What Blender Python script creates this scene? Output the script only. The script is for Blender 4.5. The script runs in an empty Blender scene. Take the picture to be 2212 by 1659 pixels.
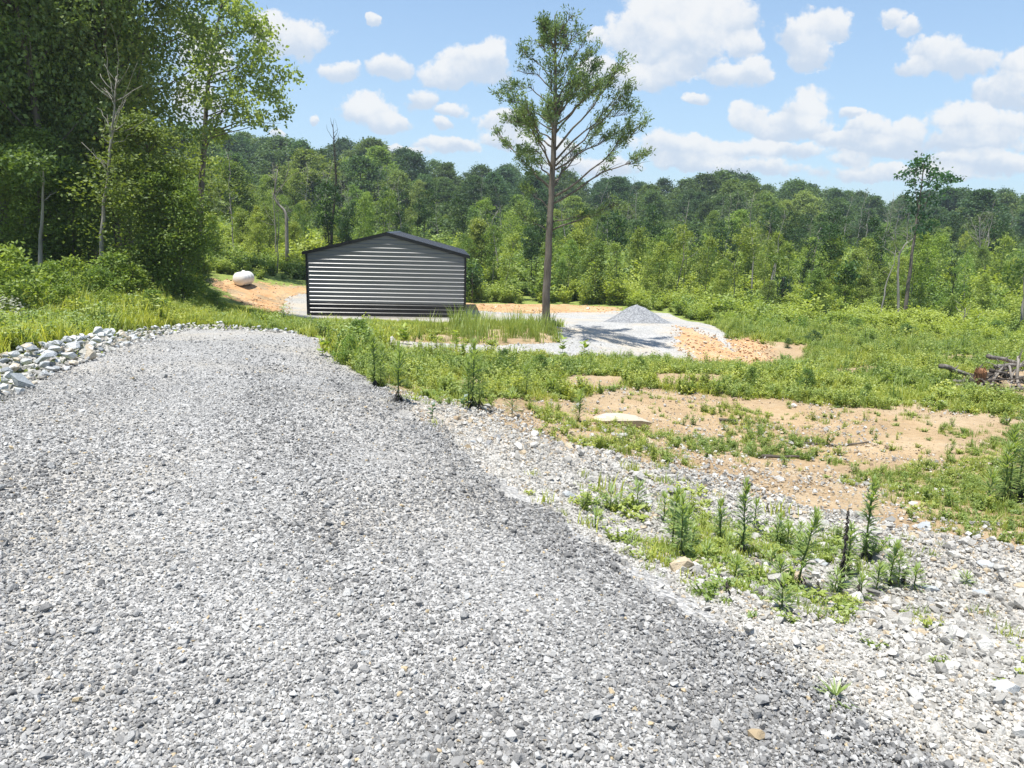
import bpy, bmesh, math, random
import numpy as np
from mathutils import Vector, Matrix

random.seed(7)
rng = np.random.default_rng(7)
scene = bpy.context.scene
C = scene.collection

# ------------------------------------------------------------------ camera
FPX, CX, CY = 1597.0, 1106.0, 829.5
ROLL, PITCH = math.radians(1.55), math.radians(11.8)
cam_d = bpy.data.cameras.new('camera')
cam_d.sensor_width = 36.0
cam_d.lens = 36.0 * FPX / 2212.0
cam_d.clip_start, cam_d.clip_end = 0.05, 3000.0
cam = bpy.data.objects.new('camera', cam_d)
C.objects.link(cam)
scene.camera = cam
fwd = Vector((0, math.cos(PITCH), -math.sin(PITCH)))
up0 = Vector((0, math.sin(PITCH), math.cos(PITCH)))
rt0 = Vector((1, 0, 0))
rt = rt0 * math.cos(ROLL) + up0 * math.sin(ROLL)
up = up0 * math.cos(ROLL) - rt0 * math.sin(ROLL)
cam.matrix_world = Matrix((
    (rt.x, up.x, -fwd.x, 0), (rt.y, up.y, -fwd.y, 0), (rt.z, up.z, -fwd.z, 0), (0, 0, 0, 1)))

def ray(px, py):
    """direction (per metre of depth along +Y) through a point of the photograph (2212 px wide)"""
    px, py = np.asarray(px, float), np.asarray(py, float)
    u, v = (px - CX) / FPX, -(py - CY) / FPX
    a = u * math.cos(ROLL) - (-v) * math.sin(ROLL) if False else u * math.cos(ROLL) - v * math.sin(ROLL)
    b = u * math.sin(ROLL) + v * math.cos(ROLL)
    fy = math.cos(PITCH) + b * math.sin(PITCH)
    fz = -math.sin(PITCH) + b * math.cos(PITCH)
    return a / fy, fz / fy

# ------------------------------------------------------------------ light
SUN_EL, SUN_AZ_VEC = math.radians(74), Vector((-0.74, -0.67, 0)).normalized()
sun_dir = Vector((SUN_AZ_VEC.x * math.cos(SUN_EL), SUN_AZ_VEC.y * math.cos(SUN_EL), math.sin(SUN_EL)))
sd = bpy.data.lights.new('sun', 'SUN')
sd.energy, sd.angle, sd.color = 4.6, math.radians(0.53), (1.0, 0.965, 0.90)
sun = bpy.data.objects.new('sun', sd)
C.objects.link(sun)
sun.rotation_euler = sun_dir.to_track_quat('Z', 'Y').to_euler()
scene.view_settings.view_transform = 'Standard'
scene.view_settings.look = 'None'
scene.view_settings.exposure = 0.80
scene.view_settings.gamma = 1.0
scene.view_settings.use_curve_mapping = False
scene.cycles.max_bounces = 6
scene.cycles.diffuse_bounces = 3
scene.cycles.transmission_bounces = 4
scene.cycles.transparent_max_bounces = 4
scene.cycles.glossy_bounces = 2
scene.cycles.caustics_reflective = False
scene.cycles.caustics_refractive = False

# ------------------------------------------------------------------ node helpers
class NT:
    def __init__(s, tree):
        s.t = tree; s.n = tree.nodes; s.l = tree.links
    def new(s, kind, **kw):
        nd = s.n.new(kind)
        for k, v in kw.items(): setattr(nd, k, v)
        return nd
    def put(s, sock, v):
        if v is None: return
        if isinstance(v, bpy.types.NodeSocket): s.l.new(v, sock)
        elif isinstance(v, bpy.types.Node): s.l.new(v.outputs[0], sock)
        else:
            if sock.type == 'RGBA' and len(v) == 3: v = (*v, 1)
            sock.default_value = v
    def m(s, op, a, b=None, c=None, clamp=False):
        nd = s.new('ShaderNodeMath', operation=op, use_clamp=clamp)
        for i, v in enumerate((a, b, c)): s.put(nd.inputs[i], v)
        return nd.outputs[0]
    def vm(s, op, a, b=None, c=None):
        nd = s.new('ShaderNodeVectorMath', operation=op)
        for i, v in enumerate((a, b, c)): s.put(nd.inputs[i], v)
        return nd.outputs['Value'] if op in ('DOT_PRODUCT', 'LENGTH') else nd.outputs[0]
    def noise(s, vec, scale, detail=4, rough=0.55, out='Fac', lac=2.0):
        nd = s.new('ShaderNodeTexNoise'); s.put(nd.inputs['Vector'], vec)
        nd.inputs['Scale'].default_value = scale; nd.inputs['Detail'].default_value = detail
        nd.inputs['Roughness'].default_value = rough; nd.inputs['Lacunarity'].default_value = lac
        return nd.outputs[out]
    def vor(s, vec, scale, out='Color', feature='F1', rnd=1.0):
        nd = s.new('ShaderNodeTexVoronoi', feature=feature); s.put(nd.inputs['Vector'], vec)
        nd.inputs['Scale'].default_value = scale; nd.inputs['Randomness'].default_value = rnd
        return nd.outputs[out]
    def ramp(s, fac, stops):
        nd = s.new('ShaderNodeValToRGB'); s.put(nd.inputs[0], fac)
        e = nd.color_ramp.elements
        while len(e) < len(stops): e.new(0.5)
        for el, (p, c) in zip(e, stops):
            el.position = p; el.color = (*c, 1) if len(c) == 3 else c
        return nd.outputs[0]
    def mix(s, f, a, b, blend='MIX'):
        nd = s.new('ShaderNodeMix', data_type='RGBA', blend_type=blend)
        s.put(nd.inputs['Factor'], f); s.put(nd.inputs[6], a); s.put(nd.inputs[7], b)
        return nd.outputs[2]
    def smooth(s, v, lo, hi, a=0.0, b=1.0):
        nd = s.new('ShaderNodeMapRange', interpolation_type='SMOOTHSTEP')
        s.put(nd.inputs[0], v)
        for i, x in enumerate((lo, hi, a, b)): nd.inputs[i + 1].default_value = x
        return nd.outputs[0]
    def attr(s, name, kind='GEOMETRY', out='Fac'):
        nd = s.new('ShaderNodeAttribute', attribute_name=name, attribute_type=kind)
        return nd.outputs[out]
    def bump(s, h, strength, dist=0.02):
        nd = s.new('ShaderNodeBump'); s.put(nd.inputs['Height'], h)
        nd.inputs['Strength'].default_value = strength; nd.inputs['Distance'].default_value = dist
        return nd.outputs[0]

def new_mat(name):
    mt = bpy.data.materials.new(name); mt.use_nodes = True
    mt.node_tree.nodes.clear()
    return mt, NT(mt.node_tree)

def finish(k, color, rough=0.9, normal=None, spec=0.3, metal=0.0, coat=0.0, coat_r=0.2):
    b = k.new('ShaderNodeBsdfPrincipled'); o = k.new('ShaderNodeOutputMaterial')
    k.put(b.inputs['Base Color'], color); k.put(b.inputs['Roughness'], rough)
    b.inputs['Specular IOR Level'].default_value = spec
    b.inputs['Metallic'].default_value = metal
    b.inputs['Coat Weight'].default_value = coat; b.inputs['Coat Roughness'].default_value = coat_r
    if normal is not None: k.put(b.inputs['Normal'], normal)
    k.l.new(b.outputs[0], o.inputs[0])
    return b

# ------------------------------------------------------------------ sky with cumulus clouds
CLOUDS = [  # centre, half-width, half-height in the photograph
    (628, 82, 78, 40), (590, 62, 45, 34), (672, 80, 48, 30), (745, 152, 42, 22), (838, 146, 50, 28), (975, 160, 72, 28),
    (1030, 135, 80, 40), (1065, 120, 40, 34), (910, 210, 40, 24), (790, 238, 58, 34), (840, 262, 50, 22), (975, 236, 40, 15), (950, 264, 26, 14),
    (965, 312, 66, 20), (802, 42, 18, 12), (1090, 268, 52, 26), (1100, 300, 60, 20), (680, 256, 14, 10),
    (1380, 80, 70, 60), (1450, 45, 95, 70), (1545, 40, 85, 62), (1470, 105, 110, 50), (1605, 100, 40, 30), (1310, 150, 60, 30), (1390, 165, 90, 30), (1455, 150, 50, 30),
    (1560, 160, 40, 28), (1615, 160, 44, 30), (1735, 75, 62, 42), (1800, 55, 48, 34), (1745, 118, 45, 34),
    (1928, 32, 30, 22), (1962, 52, 26, 24), (2030, 118, 76, 40), (2090, 128, 74, 36), (1975, 152, 44, 20), (2195, 150, 50, 40), (2170, 195, 70, 34),
    (1500, 213, 30, 13), (1615, 255, 42, 30), (1745, 238, 62, 42), (1700, 272, 110, 26), (1838, 243, 26, 12), (1470, 320, 110, 32), (1560, 318, 60, 26),
    (1640, 320, 70, 24), (1730, 322, 50, 22), (1815, 298, 55, 18), (1880, 278, 44, 30), (1955, 288, 52, 36), (1900, 320, 100, 24),
    (2080, 262, 80, 42), (2160, 275, 70, 36), (2100, 305, 130, 30), (1840, 345, 60, 16), (2140, 350, 130, 24), (1560, 355, 190, 22), (1950, 372, 200, 20),
    (420, 220, 60, 50), (440, 130, 60, 50), (410, 60, 40, 30), (1180, 320, 70, 22), (1270, 360, 120, 22), (605, 285, 20, 10), (880, 330, 60, 12), (1290, 70, 22, 14),
    (-150, 200, 160, 60), (-500, 60, 200, 80), (2450, 250, 180, 60), (2700, 60, 170, 80), (2420, 60, 60, 40), (1000, -160, 130, 60), (1800, -220, 200, 80), (500, -260, 160, 70)]
world = bpy.data.worlds.new('World'); scene.world = world
world.use_nodes = True
world.node_tree.nodes.clear()
k = NT(world.node_tree)
tc = k.new('ShaderNodeTexCoord')
sepd = k.new('ShaderNodeSeparateXYZ'); k.put(sepd.inputs[0], tc.outputs['Generated'])
sky = k.new('ShaderNodeTexSky', sky_type='NISHITA', sun_disc=False)
sky.sun_elevation = SUN_EL
sky.sun_rotation = math.atan2(SUN_AZ_VEC.x, SUN_AZ_VEC.y)
sky.altitude = 200; sky.air_density = 1.0; sky.dust_density = 0.6; sky.ozone_density = 2.5
ysafe = k.m('MAXIMUM', sepd.outputs[1], 0.08)
comb = k.new('ShaderNodeCombineXYZ')
k.put(comb.inputs[0], k.m('DIVIDE', sepd.outputs[0], ysafe)); k.put(comb.inputs[1], k.m('DIVIDE', sepd.outputs[2], ysafe))
p0 = comb.outputs[0]
wob = k.vm('SUBTRACT', k.noise(p0, 17, 5, 0.6, 'Color'), (0.5, 0.5, 0.5))
p1 = k.vm('MULTIPLY_ADD', wob, (0.05, 0.035, 0), p0)
M, SW, SV = None, None, None
for (cx, cy, rx, ry) in CLOUDS:
    gx, gz = ray(cx, cy)
    sx, sy = FPX / (rx * 1.12), FPX / (ry * 1.12)
    q = k.vm('MULTIPLY_ADD', p1, (sx, sy, 0), (-float(gx) * sx, -float(gz) * sy, 0))
    mi = k.m('SUBTRACT', 1.0, k.vm('DOT_PRODUCT', q, q))
    wi = k.m('MAXIMUM', mi, 0.0)
    vi = k.vm('DOT_PRODUCT', q, (0.0, 1.0, 0.0))
    M = mi if M is None else k.m('SMOOTH_MAX', M, mi, 0.25)
    SW = wi if SW is None else k.m('ADD', SW, wi)
    SV = k.m('MULTIPLY', wi, vi) if SV is None else k.m('MULTIPLY_ADD', wi, vi, SV)
V = k.m('DIVIDE', SV, k.m('ADD', SW, 0.02))
fb = k.m('SUBTRACT', k.noise(p0, 26, 9, 0.66), 0.5)
fb2 = k.m('SUBTRACT', k.noise(p0, 22, 6, 0.6), 0.5)
dens_a = k.smooth(k.m('MULTIPLY_ADD', fb, 2.7, k.m('MAXIMUM', M, -1.5)), 0.02, 0.55)
# other directions: the same kind of broken cumulus, from noise on a cloud plane
zz = k.m('MAXIMUM', k.m('ADD', sepd.outputs[2], 0.12), 0.05)
cb2 = k.new('ShaderNodeCombineXYZ')
k.put(cb2.inputs[0], k.m('DIVIDE', sepd.outputs[0], zz)); k.put(cb2.inputs[1], k.m('DIVIDE', sepd.outputs[1], zz))
dens_b = k.smooth(k.noise(cb2.outputs[0], 1.7, 7, 0.58), 0.55, 0.68)
elsewhere = k.m('MAXIMUM', k.smooth(sepd.outputs[1], 0.45, 0.2), k.smooth(sepd.outputs[2], 0.42, 0.6))
dens = k.m('MAXIMUM', k.m('MULTIPLY', dens_a, k.m('SUBTRACT', 1.0, elsewhere)), k.m('MULTIPLY', dens_b, elsewhere))
lit = k.smooth(k.m('ADD', V, k.m('MULTIPLY_ADD', fb2, 1.9, k.m('MULTIPLY', fb, 0.8))), -0.55, 0.45)
ccol = k.mix(lit, (4.0, 4.6, 5.45), (6.0, 6.05, 6.1))
haze_f = k.smooth(sepd.outputs[2], 0.50, -0.02, 0.10, 0.62)
skyc = k.mix(haze_f, k.mix(1.0, sky.outputs[0], (1.02, 1.16, 1.22), 'MULTIPLY'), (3.6, 4.6, 5.7))
skycol = k.mix(k.m('MULTIPLY', dens, 0.93), skyc, ccol)
bg = k.new('ShaderNodeBackground'); k.put(bg.inputs[0], skycol); bg.inputs[1].default_value = 0.09
wo = k.new('ShaderNodeOutputWorld'); k.l.new(bg.outputs[0], wo.inputs[0])
world.cycles.sampling_method = 'MANUAL'
world.cycles.sample_map_resolution = 512

# ------------------------------------------------------------------ summer haze
HAZE = 0.00045
hm = bpy.data.materials.new('summer haze'); hm.use_nodes = True; hm.node_tree.nodes.clear()
k = NT(hm.node_tree)
pv = k.new('ShaderNodeVolumePrincipled'); pv.inputs['Color'].default_value = (0.78, 0.90, 1.0, 1); pv.inputs['Density'].default_value = HAZE; pv.inputs['Anisotropy'].default_value = 0.2
ho = k.new('ShaderNodeOutputMaterial'); k.l.new(pv.outputs[0], ho.inputs['Volume'])

# ------------------------------------------------------------------ terrain height
CTRL = []
def cp(px, py, Y):
    a, b = ray(px, py); CTRL.append((float(a) * Y, Y, float(b) * Y))
for t in [(1106, 1659, 1.95), (1900, 1659, 2.02), (0, 1659, 1.95), (0, 870, 6.6), (860, 870, 7.0), (690, 745, 14.0), (290, 745, 14.2), (410, 710, 18.2), (560, 712, 18.4),
          (450, 850, 7.6), (1000, 752, 17.6), (664, 681, 34.5), (998, 690, 34.5), (1180, 715, 23.0), (1400, 772, 21.0), (1290, 700, 29.0), (1050, 640, 48.0), (560, 640, 40.0),
          (1380, 700, 31.5), (1490, 705, 28.5), (1550, 735, 25.8), (1600, 787, 22.2), (2130, 840, 15.8), (1500, 950, 9.3), (1900, 950, 10.0), (1500, 1200, 4.35), (1900, 1200, 4.6),
          (2212, 1659, 2.1), (2212, 1300, 4.0), (950, 1000, 5.1), (1350, 1240, 3.15), (1900, 705, 40.0), (1500, 668, 44.0), (1200, 645, 49.0), (220, 612, 23.0), (30, 660, 17.0),
          (527, 613, 40.5), (1160, 940, 7.2), (1000, 840, 10.5), (850, 790, 12.5), (1250, 800, 15.2), (1700, 790, 19.5), (1750, 860, 13.6), (560, 700, 20.5), (900, 725, 19.5), (60, 765, 9.6), (200, 735, 12.5),
          (600, 702, 24), (664, 710, 24), (830, 713, 24), (980, 714, 24), (600, 692, 29), (664, 696, 29), (830, 702, 29), (980, 706, 29)]:
    cp(*t)
CTRL += [(0, -6, -1.55), (-8, -6, -1.5), (8, -6, -1.6), (-6, 2, -1.6), (-9, 7, -1.65), (7, 4, -2.0), (12, 9, -2.5), (25, 16, -3.2), (28, 28, -4.1), (-22, 25, -1.6), (-30, 45, -1.5), (-24, 14, -1.5),
         (-60, 180, 6.0), (0, 180, 4.0), (55, 180, 0.8), (130, 180, 0.2), (-130, 180, 8.0), (0, 118, 0.2), (60, 118, -1.6), (110, 118, -1.6), (-45, 118, 2.2), (-110, 90, 3.0),
         (30, 78, -3.4), (0, 80, -3.0), (-22, 78, -2.0), (72, 80, -3.2), (30, 54, -4.4), (60, 54, -4.4), (2, 56, -4.3), (-14, 52, -3.3), (52, 38, -4.4), (-60, 50, 0), (-60, 0, -1), (60, 0, -3), (90, 40, -4.2), (-130, -10, -1), (130, -10, -3)]
CTRL = np.array(CTRL)
SC = 1.6
def _phi(d2): return np.sqrt(d2 + SC * SC)
_n = len(CTRL)
_A = np.zeros((_n + 3, _n + 3))
_d2 = ((CTRL[:, None, :2] - CTRL[None, :, :2]) ** 2).sum(-1)
_A[:_n, :_n] = _phi(_d2) - np.eye(_n) * 0.15
_A[:_n, _n] = 1; _A[:_n, _n + 1:] = CTRL[:, :2]; _A[_n:, :_n] = _A[:_n, _n:].T
_W = np.linalg.solve(_A, np.concatenate([CTRL[:, 2], np.zeros(3)]))
def zbase(x, y):
    x, y = np.broadcast_arrays(np.asarray(x, float), np.asarray(y, float))
    sh = x.shape
    x, y = np.clip(x.ravel(), -135, 135), np.clip(y.ravel(), -10, 190)
    out = np.empty_like(x)
    for i in range(0, len(x), 20000):
        s = slice(i, i + 20000)
        d2 = (x[s, None] - CTRL[None, :, 0]) ** 2 + (y[s, None] - CTRL[None, :, 1]) ** 2
        out[s] = _phi(d2) @ _W[:_n] + _W[_n] + _W[_n + 1] * x[s] + _W[_n + 2] * y[s]
    return out.reshape(sh)

_ys = np.geomspace(1.2, 200, 420)
def hit(px, py):
    """where the line of sight through (px, py) meets the ground"""
    a, b = ray(px, py); a, b = float(a), float(b)
    g = b * _ys - zbase(a * _ys, _ys)
    i = np.where(g < 0)[0]
    if len(i) == 0: return (a * 60, 60.0)
    i = i[0]
    if i == 0: return (a * _ys[0], _ys[0])
    lo, hi = _ys[i - 1], _ys[i]
    for _ in range(18):
        md = (lo + hi) / 2
        if b * md - float(zbase(a * md, md)) < 0: hi = md
        else: lo = md
    return (a * lo, lo)
def poly(pts): return np.array([hit(*p) for p in pts])

def line_dist(L, x, y):
    d = np.full(np.shape(x), 1e9)
    for i in range(1, len(L)):
        a, b = L[i - 1], L[i]; v = b - a
        t = np.clip(((x - a[0]) * v[0] + (y - a[1]) * v[1]) / ((v ** 2).sum() + 1e-12), 0, 1)
        d = np.minimum(d, np.hypot(x - a[0] - t * v[0], y - a[1] - t * v[1]))
    return d
def inside(pg, x, y):
    x, y = np.asarray(x, float), np.asarray(y, float)
    r = np.zeros(x.shape, bool)
    j = len(pg) - 1
    for i in range(len(pg)):
        xi, yi, xj, yj = pg[i][0], pg[i][1], pg[j][0], pg[j][1]
        c = ((yi > y) != (yj > y)) & (x < (xj - xi) * (y - yi) / (yj - yi + 1e-12) + xi)
        r ^= c; j = i
    return r
def edge_dist(pg, x, y):
    x, y = np.asarray(x, float), np.asarray(y, float)
    d = np.full(x.shape, 1e9)
    for i in range(len(pg)):
        a, b = pg[i - 1], pg[i]
        v = b - a; L = (v ** 2).sum() + 1e-12
        t = np.clip(((x - a[0]) * v[0] + (y - a[1]) * v[1]) / L, 0, 1)
        d = np.minimum(d, np.hypot(x - a[0] - t * v[0], y - a[1] - t * v[1]))
    return np.where(inside(pg, x, y), d, -d)

# value noise for placement and for small relief
_tab = rng.random((256, 256))
def vnoise(x, y, s=1.0, seed=0):
    x, y = np.asarray(x, float) * s + seed * 17.3, np.asarray(y, float) * s + seed * 31.7
    xi, yi = np.floor(x).astype(int), np.floor(y).astype(int)
    fx, fy = x - xi, y - yi
    fx, fy = fx * fx * (3 - 2 * fx), fy * fy * (3 - 2 * fy)
    g = lambda i, j: _tab[(xi + i) & 255, (yi + j) & 255]
    return (g(0, 0) * (1 - fx) + g(1, 0) * fx) * (1 - fy) + (g(0, 1) * (1 - fx) + g(1, 1) * fx) * fy
def fbm(x, y, s=1.0, seed=0, o=4):
    t, a, n = 0, 0.5, 0
    for i in range(o):
        t = t + a * vnoise(x, y, s * 2 ** i, seed + i); n += a; a *= 0.5
    return t / n

# ------------------------------------------------------------------ areas of the ground
ROAD_R = [(1940, 1690), (1900, 1659), (1640, 1440), (1500, 1335), (1350, 1232), (1220, 1145), (1120, 1075), (1000, 995), (900, 910), (855, 868), (780, 815), (722, 780), (694, 752), (700, 738)]
ROAD_L = [(645, 722), (520, 714), (410, 712), (335, 728), (290, 742), (230, 764), (170, 788), (90, 822), (30, 856), (0, 872)]
near = [(-9.5, 3.0), (-6.5, -4.0), (3.2, -4.0), (2.0, 0.5)]
RIGHT_EDGE = poly(ROAD_R)
P_ROAD = np.concatenate([poly(ROAD_R), poly(ROAD_L), np.array([(-6.2, 4.6), (-6.0, -4.0), (3.4, -4.0), (2.2, 0.8)])])
P_LINK = poly([(700, 752), (640, 726), (720, 734), (900, 741), (1080, 748), (1230, 742), (1330, 736), (1420, 760), (1290, 772), (1160, 765), (1000, 763), (850, 757)])
P_PAD = poly([(606, 684), (622, 640), (662, 632), (1003, 664), (1160, 676), (1320, 668), (1440, 672), (1520, 700), (1565, 735), (1590, 770), (1530, 786), (1430, 780), (1290, 768), (1215, 745), (1215, 705), (1003, 700), (800, 697), (650, 694)])
P_ORANGE = poly([(1003, 643), (1160, 648), (1340, 663), (1330, 674), (1160, 678), (1003, 668)])
P_ORANGE_L = poly([(460, 604), (660, 614), (664, 634), (626, 640), (604, 684), (560, 668), (500, 636)])
P_SLOPE = poly([(1462, 708), (1500, 712), (1545, 735), (1592, 765), (1604, 787), (1535, 786), (1455, 744)])
P_TRACK = poly([(1565, 735), (1620, 725), (1660, 750), (1665, 792), (1600, 790)])
P_SHOULDER = np.concatenate([poly([(690, 770), (730, 748), (770, 790), (830, 835), (890, 862), (1030, 882), (1160, 945), (1300, 968), (1430, 1012), (1600, 1052), (1760, 1100), (1950, 1145), (2080, 1165), (2230, 1195), (2400, 1300)]),
                             np.array([(3.6, 2.2), (3.6, -3.0), (1.0, -3.0)]), poly(ROAD_R[1:-1])])
P_SOIL = poly([(1140, 885), (1290, 868), (1400, 848), (1560, 868), (1750, 880), (2000, 898), (2110, 940), (2010, 992), (1820, 1005), (1700, 1022), (1450, 1016), (1290, 968), (1170, 945)])
P_GREEN1 = poly([(705, 760), (860, 768), (1100, 775), (1300, 782), (1450, 792), (1600, 800), (1680, 740), (1600, 700), (1900, 700), (2300, 740), (2300, 905), (2090, 895), (1900, 882), (1700, 872), (1560, 858), (1400, 842), (1290, 858), (1180, 880), (1090, 900), (1000, 868), (880, 852), (790, 815), (720, 785)])
P_GREEN2 = poly([(1830, 1010), (2000, 985), (2110, 935), (2300, 900), (2300, 1195), (2160, 1170), (2060, 1150), (1960, 1105), (1890, 1060)])
P_BARE = [poly([(1640, 752), (1690, 742), (1745, 750), (1750, 772), (1690, 782), (1645, 775)]), poly([(1800, 798), (1860, 792), (1930, 797), (1940, 808), (1860, 812), (1800, 810)]), poly([(2000, 775), (2080, 765), (2140, 772), (2130, 785), (2040, 790)]), poly([(1180, 820), (1260, 808), (1340, 815), (1330, 838), (1230, 842)]), poly([(1420, 812), (1520, 806), (1600, 822), (1560, 838), (1440, 836)]), poly([(960, 818), (1040, 812), (1090, 826), (1040, 850), (975, 846)])]
P_BRUSH = poly([(2060, 815), (2110, 800), (2300, 800), (2300, 880), (2130, 868), (2070, 845)])
P_RIPRAP = poly([(-60, 800), (0, 772), (60, 765), (130, 745), (200, 734), (260, 722), (330, 712), (410, 704), (520, 710), (640, 718), (645, 724), (520, 718), (410, 716), (335, 735), (290, 748), (230, 770), (170, 796), (90, 826), (30, 862), (-60, 890)])

def hgt(x, y):
    """final ground height"""
    z = zbase(x, y)
    x, y = np.asarray(x, float), np.asarray(y, float)
    dr = np.minimum(np.maximum(edge_dist(P_ROAD, x, y), np.maximum(edge_dist(P_PAD, x, y), edge_dist(P_LINK, x, y))), 1.0)
    off = np.clip(-dr / 0.6, 0, 1)
    far = np.clip((y - 24) / 30, 0, 1)
    z = z + (fbm(x, y, 0.7, 3) - 0.5) * 0.16 * off + (fbm(x, y, 3.0, 9) - 0.5) * 0.05 * off
    z = z + (fbm(x, y, 0.06, 5) - 0.5) * 1.6 * far
    return z
def hz(x, y): return float(hgt(np.array([x]), np.array([y]))[0])

# ------------------------------------------------------------------ mesh helpers
def link(o, parent=None):
    C.objects.link(o)
    if parent is not None: o.parent = parent
    return o
def tag(o, label=None, cat=None, group=None, kind=None):
    if label: o['label'] = label
    if cat: o['category'] = cat
    if group: o['group'] = group
    if kind: o['kind'] = kind
    return o
def make_mesh(name, V, F, mats, tint=None, smooth=False, mat_idx=None):
    """V (n,3); F list of arrays of equal-sided faces"""
    me = bpy.data.meshes.new(name)
    V = np.ascontiguousarray(V, dtype=np.float32)
    F = [np.asarray(f, dtype=np.int32) for f in F if len(f)]
    me.vertices.add(len(V)); me.vertices.foreach_set('co', V.ravel())
    sizes = np.concatenate([np.full(len(f), f.shape[1], np.int32) for f in F])
    idx = np.concatenate([f.ravel() for f in F])
    me.loops.add(len(idx)); me.loops.foreach_set('vertex_index', idx)
    me.polygons.add(len(sizes))
    st = np.zeros(len(sizes), np.int32); st[1:] = np.cumsum(sizes)[:-1]
    me.polygons.foreach_set('loop_start', st)
    try: me.polygons.foreach_set('loop_total', sizes)
    except Exception: pass
    if smooth: me.polygons.foreach_set('use_smooth', np.ones(len(sizes), bool))
    else: me.polygons.foreach_set('use_smooth', np.zeros(len(sizes), bool))
    if not isinstance(mats, (list, tuple)): mats = [mats]
    for m_ in mats: me.materials.append(m_)
    if mat_idx is not None: me.polygons.foreach_set('material_index', np.asarray(mat_idx, np.int32))
    if tint is not None:
        a = me.attributes.new('tint', 'FLOAT', 'FACE'); a.data.foreach_set('value', np.asarray(tint, np.float32))
    me.update(calc_edges=True)
    return me

class MB:
    """collects tubes, boxes and leaves into one mesh"""
    def __init__(s): s.V = []; s.F3 = []; s.F4 = []; s.n = 0; s.t3 = []; s.t4 = []
    def add(s, V, F3=None, F4=None, t=0.5):
        V = np.asarray(V, float)
        if F3 is not None and len(F3):
            F3 = np.asarray(F3, int); s.F3.append(F3 + s.n); s.t3.append(np.broadcast_to(t, (len(F3),)))
        if F4 is not None and len(F4):
            F4 = np.asarray(F4, int); s.F4.append(F4 + s.n); s.t4.append(np.broadcast_to(t, (len(F4),)))
        s.V.append(V); s.n += len(V)
    def tube(s, pts, rad, n=6, t=0.5, cap=True):
        pts = np.asarray(pts, float); rad = np.broadcast_to(rad, (len(pts),))
        d = np.gradient(pts, axis=0); d /= np.linalg.norm(d, axis=1, keepdims=True) + 1e-9
        ref = np.array([0, 0, 1.0]) if abs(d[0][2]) < 0.8 else np.array([1.0, 0, 0])
        u = np.cross(d, ref); u /= np.linalg.norm(u, axis=1, keepdims=True) + 1e-9
        w = np.cross(d, u)
        an = np.linspace(0, 2 * np.pi, n, endpoint=False)
        ring = pts[:, None] + rad[:, None, None] * (u[:, None] * np.cos(an)[None, :, None] + w[:, None] * np.sin(an)[None, :, None])
        V = ring.reshape(-1, 3); L = len(pts)
        i, j = np.meshgrid(np.arange(L - 1), np.arange(n), indexing='ij'); j2 = (j + 1) % n
        F = np.stack([i * n + j, i * n + j2, (i + 1) * n + j2, (i + 1) * n + j], -1).reshape(-1, 4)
        F3 = None
        if cap:
            V = np.concatenate([V, pts[:1], pts[-1:]]); a, b = L * n, L * n + 1
            F3 = [(a, (q + 1) % n, q) for q in range(n)] + [(b, (L - 1) * n + q, (L - 1) * n + (q + 1) % n) for q in range(n)]
        s.add(V, F3, F, t)
    def box(s, lo, hi, t=0.5):
        (a, b, c), (d, e, f) = lo, hi
        V = [(a, b, c), (d, b, c), (d, e, c), (a, e, c), (a, b, f), (d, b, f), (d, e, f), (a, e, f)]
        s.add(V, None, [(0, 3, 2, 1), (4, 5, 6, 7), (0, 1, 5, 4), (1, 2, 6, 5), (2, 3, 7, 6), (3, 0, 4, 7)], t)
    def leaves(s, P, A, N, ln, wd, t):
        """diamond leaves: base P, unit axis A, rough normal N"""
        S = np.cross(A, N); S /= np.linalg.norm(S, axis=1, keepdims=True) + 1e-9
        ln = np.broadcast_to(ln, (len(P),))[:, None]; wd = np.broadcast_to(wd, (len(P),))[:, None]
        up_ = np.cross(S, A)
        mid = P + A * ln * 0.45 + up_ * ln * 0.06
        V = np.stack([P, mid + S * wd * 0.5, P + A * ln, mid - S * wd * 0.5], 1).reshape(-1, 3)
        F = np.arange(len(P) * 4).reshape(-1, 4)
        s.add(V, None, F, t)
    def mesh(s, name, mats, smooth=False):
        F, T = [], []
        if s.F3: F.append(np.concatenate(s.F3)); T.append(np.concatenate(s.t3))
        if s.F4: F.append(np.concatenate(s.F4)); T.append(np.concatenate(s.t4))
        return make_mesh(name, np.concatenate(s.V), F, mats, np.concatenate(T), smooth)
    def build(s, name, mats, parent=None, smooth=False):
        return link(bpy.data.objects.new(name, s.mesh(name, mats, smooth)), parent)

def empty(name, loc, rz=0.0, sc=1.0):
    o = bpy.data.objects.new(name, None); C.objects.link(o)
    o.empty_display_size = 0.2
    o.location = loc; o.rotation_euler = (0, 0, rz); o.scale = (sc, sc, sc) if np.isscalar(sc) else sc
    return o
def unit(v): return v / (np.linalg.norm(v, axis=-1, keepdims=True) + 1e-9)
def rdir(n, r=rng): return unit(r.normal(size=(n, 3)))

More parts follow.
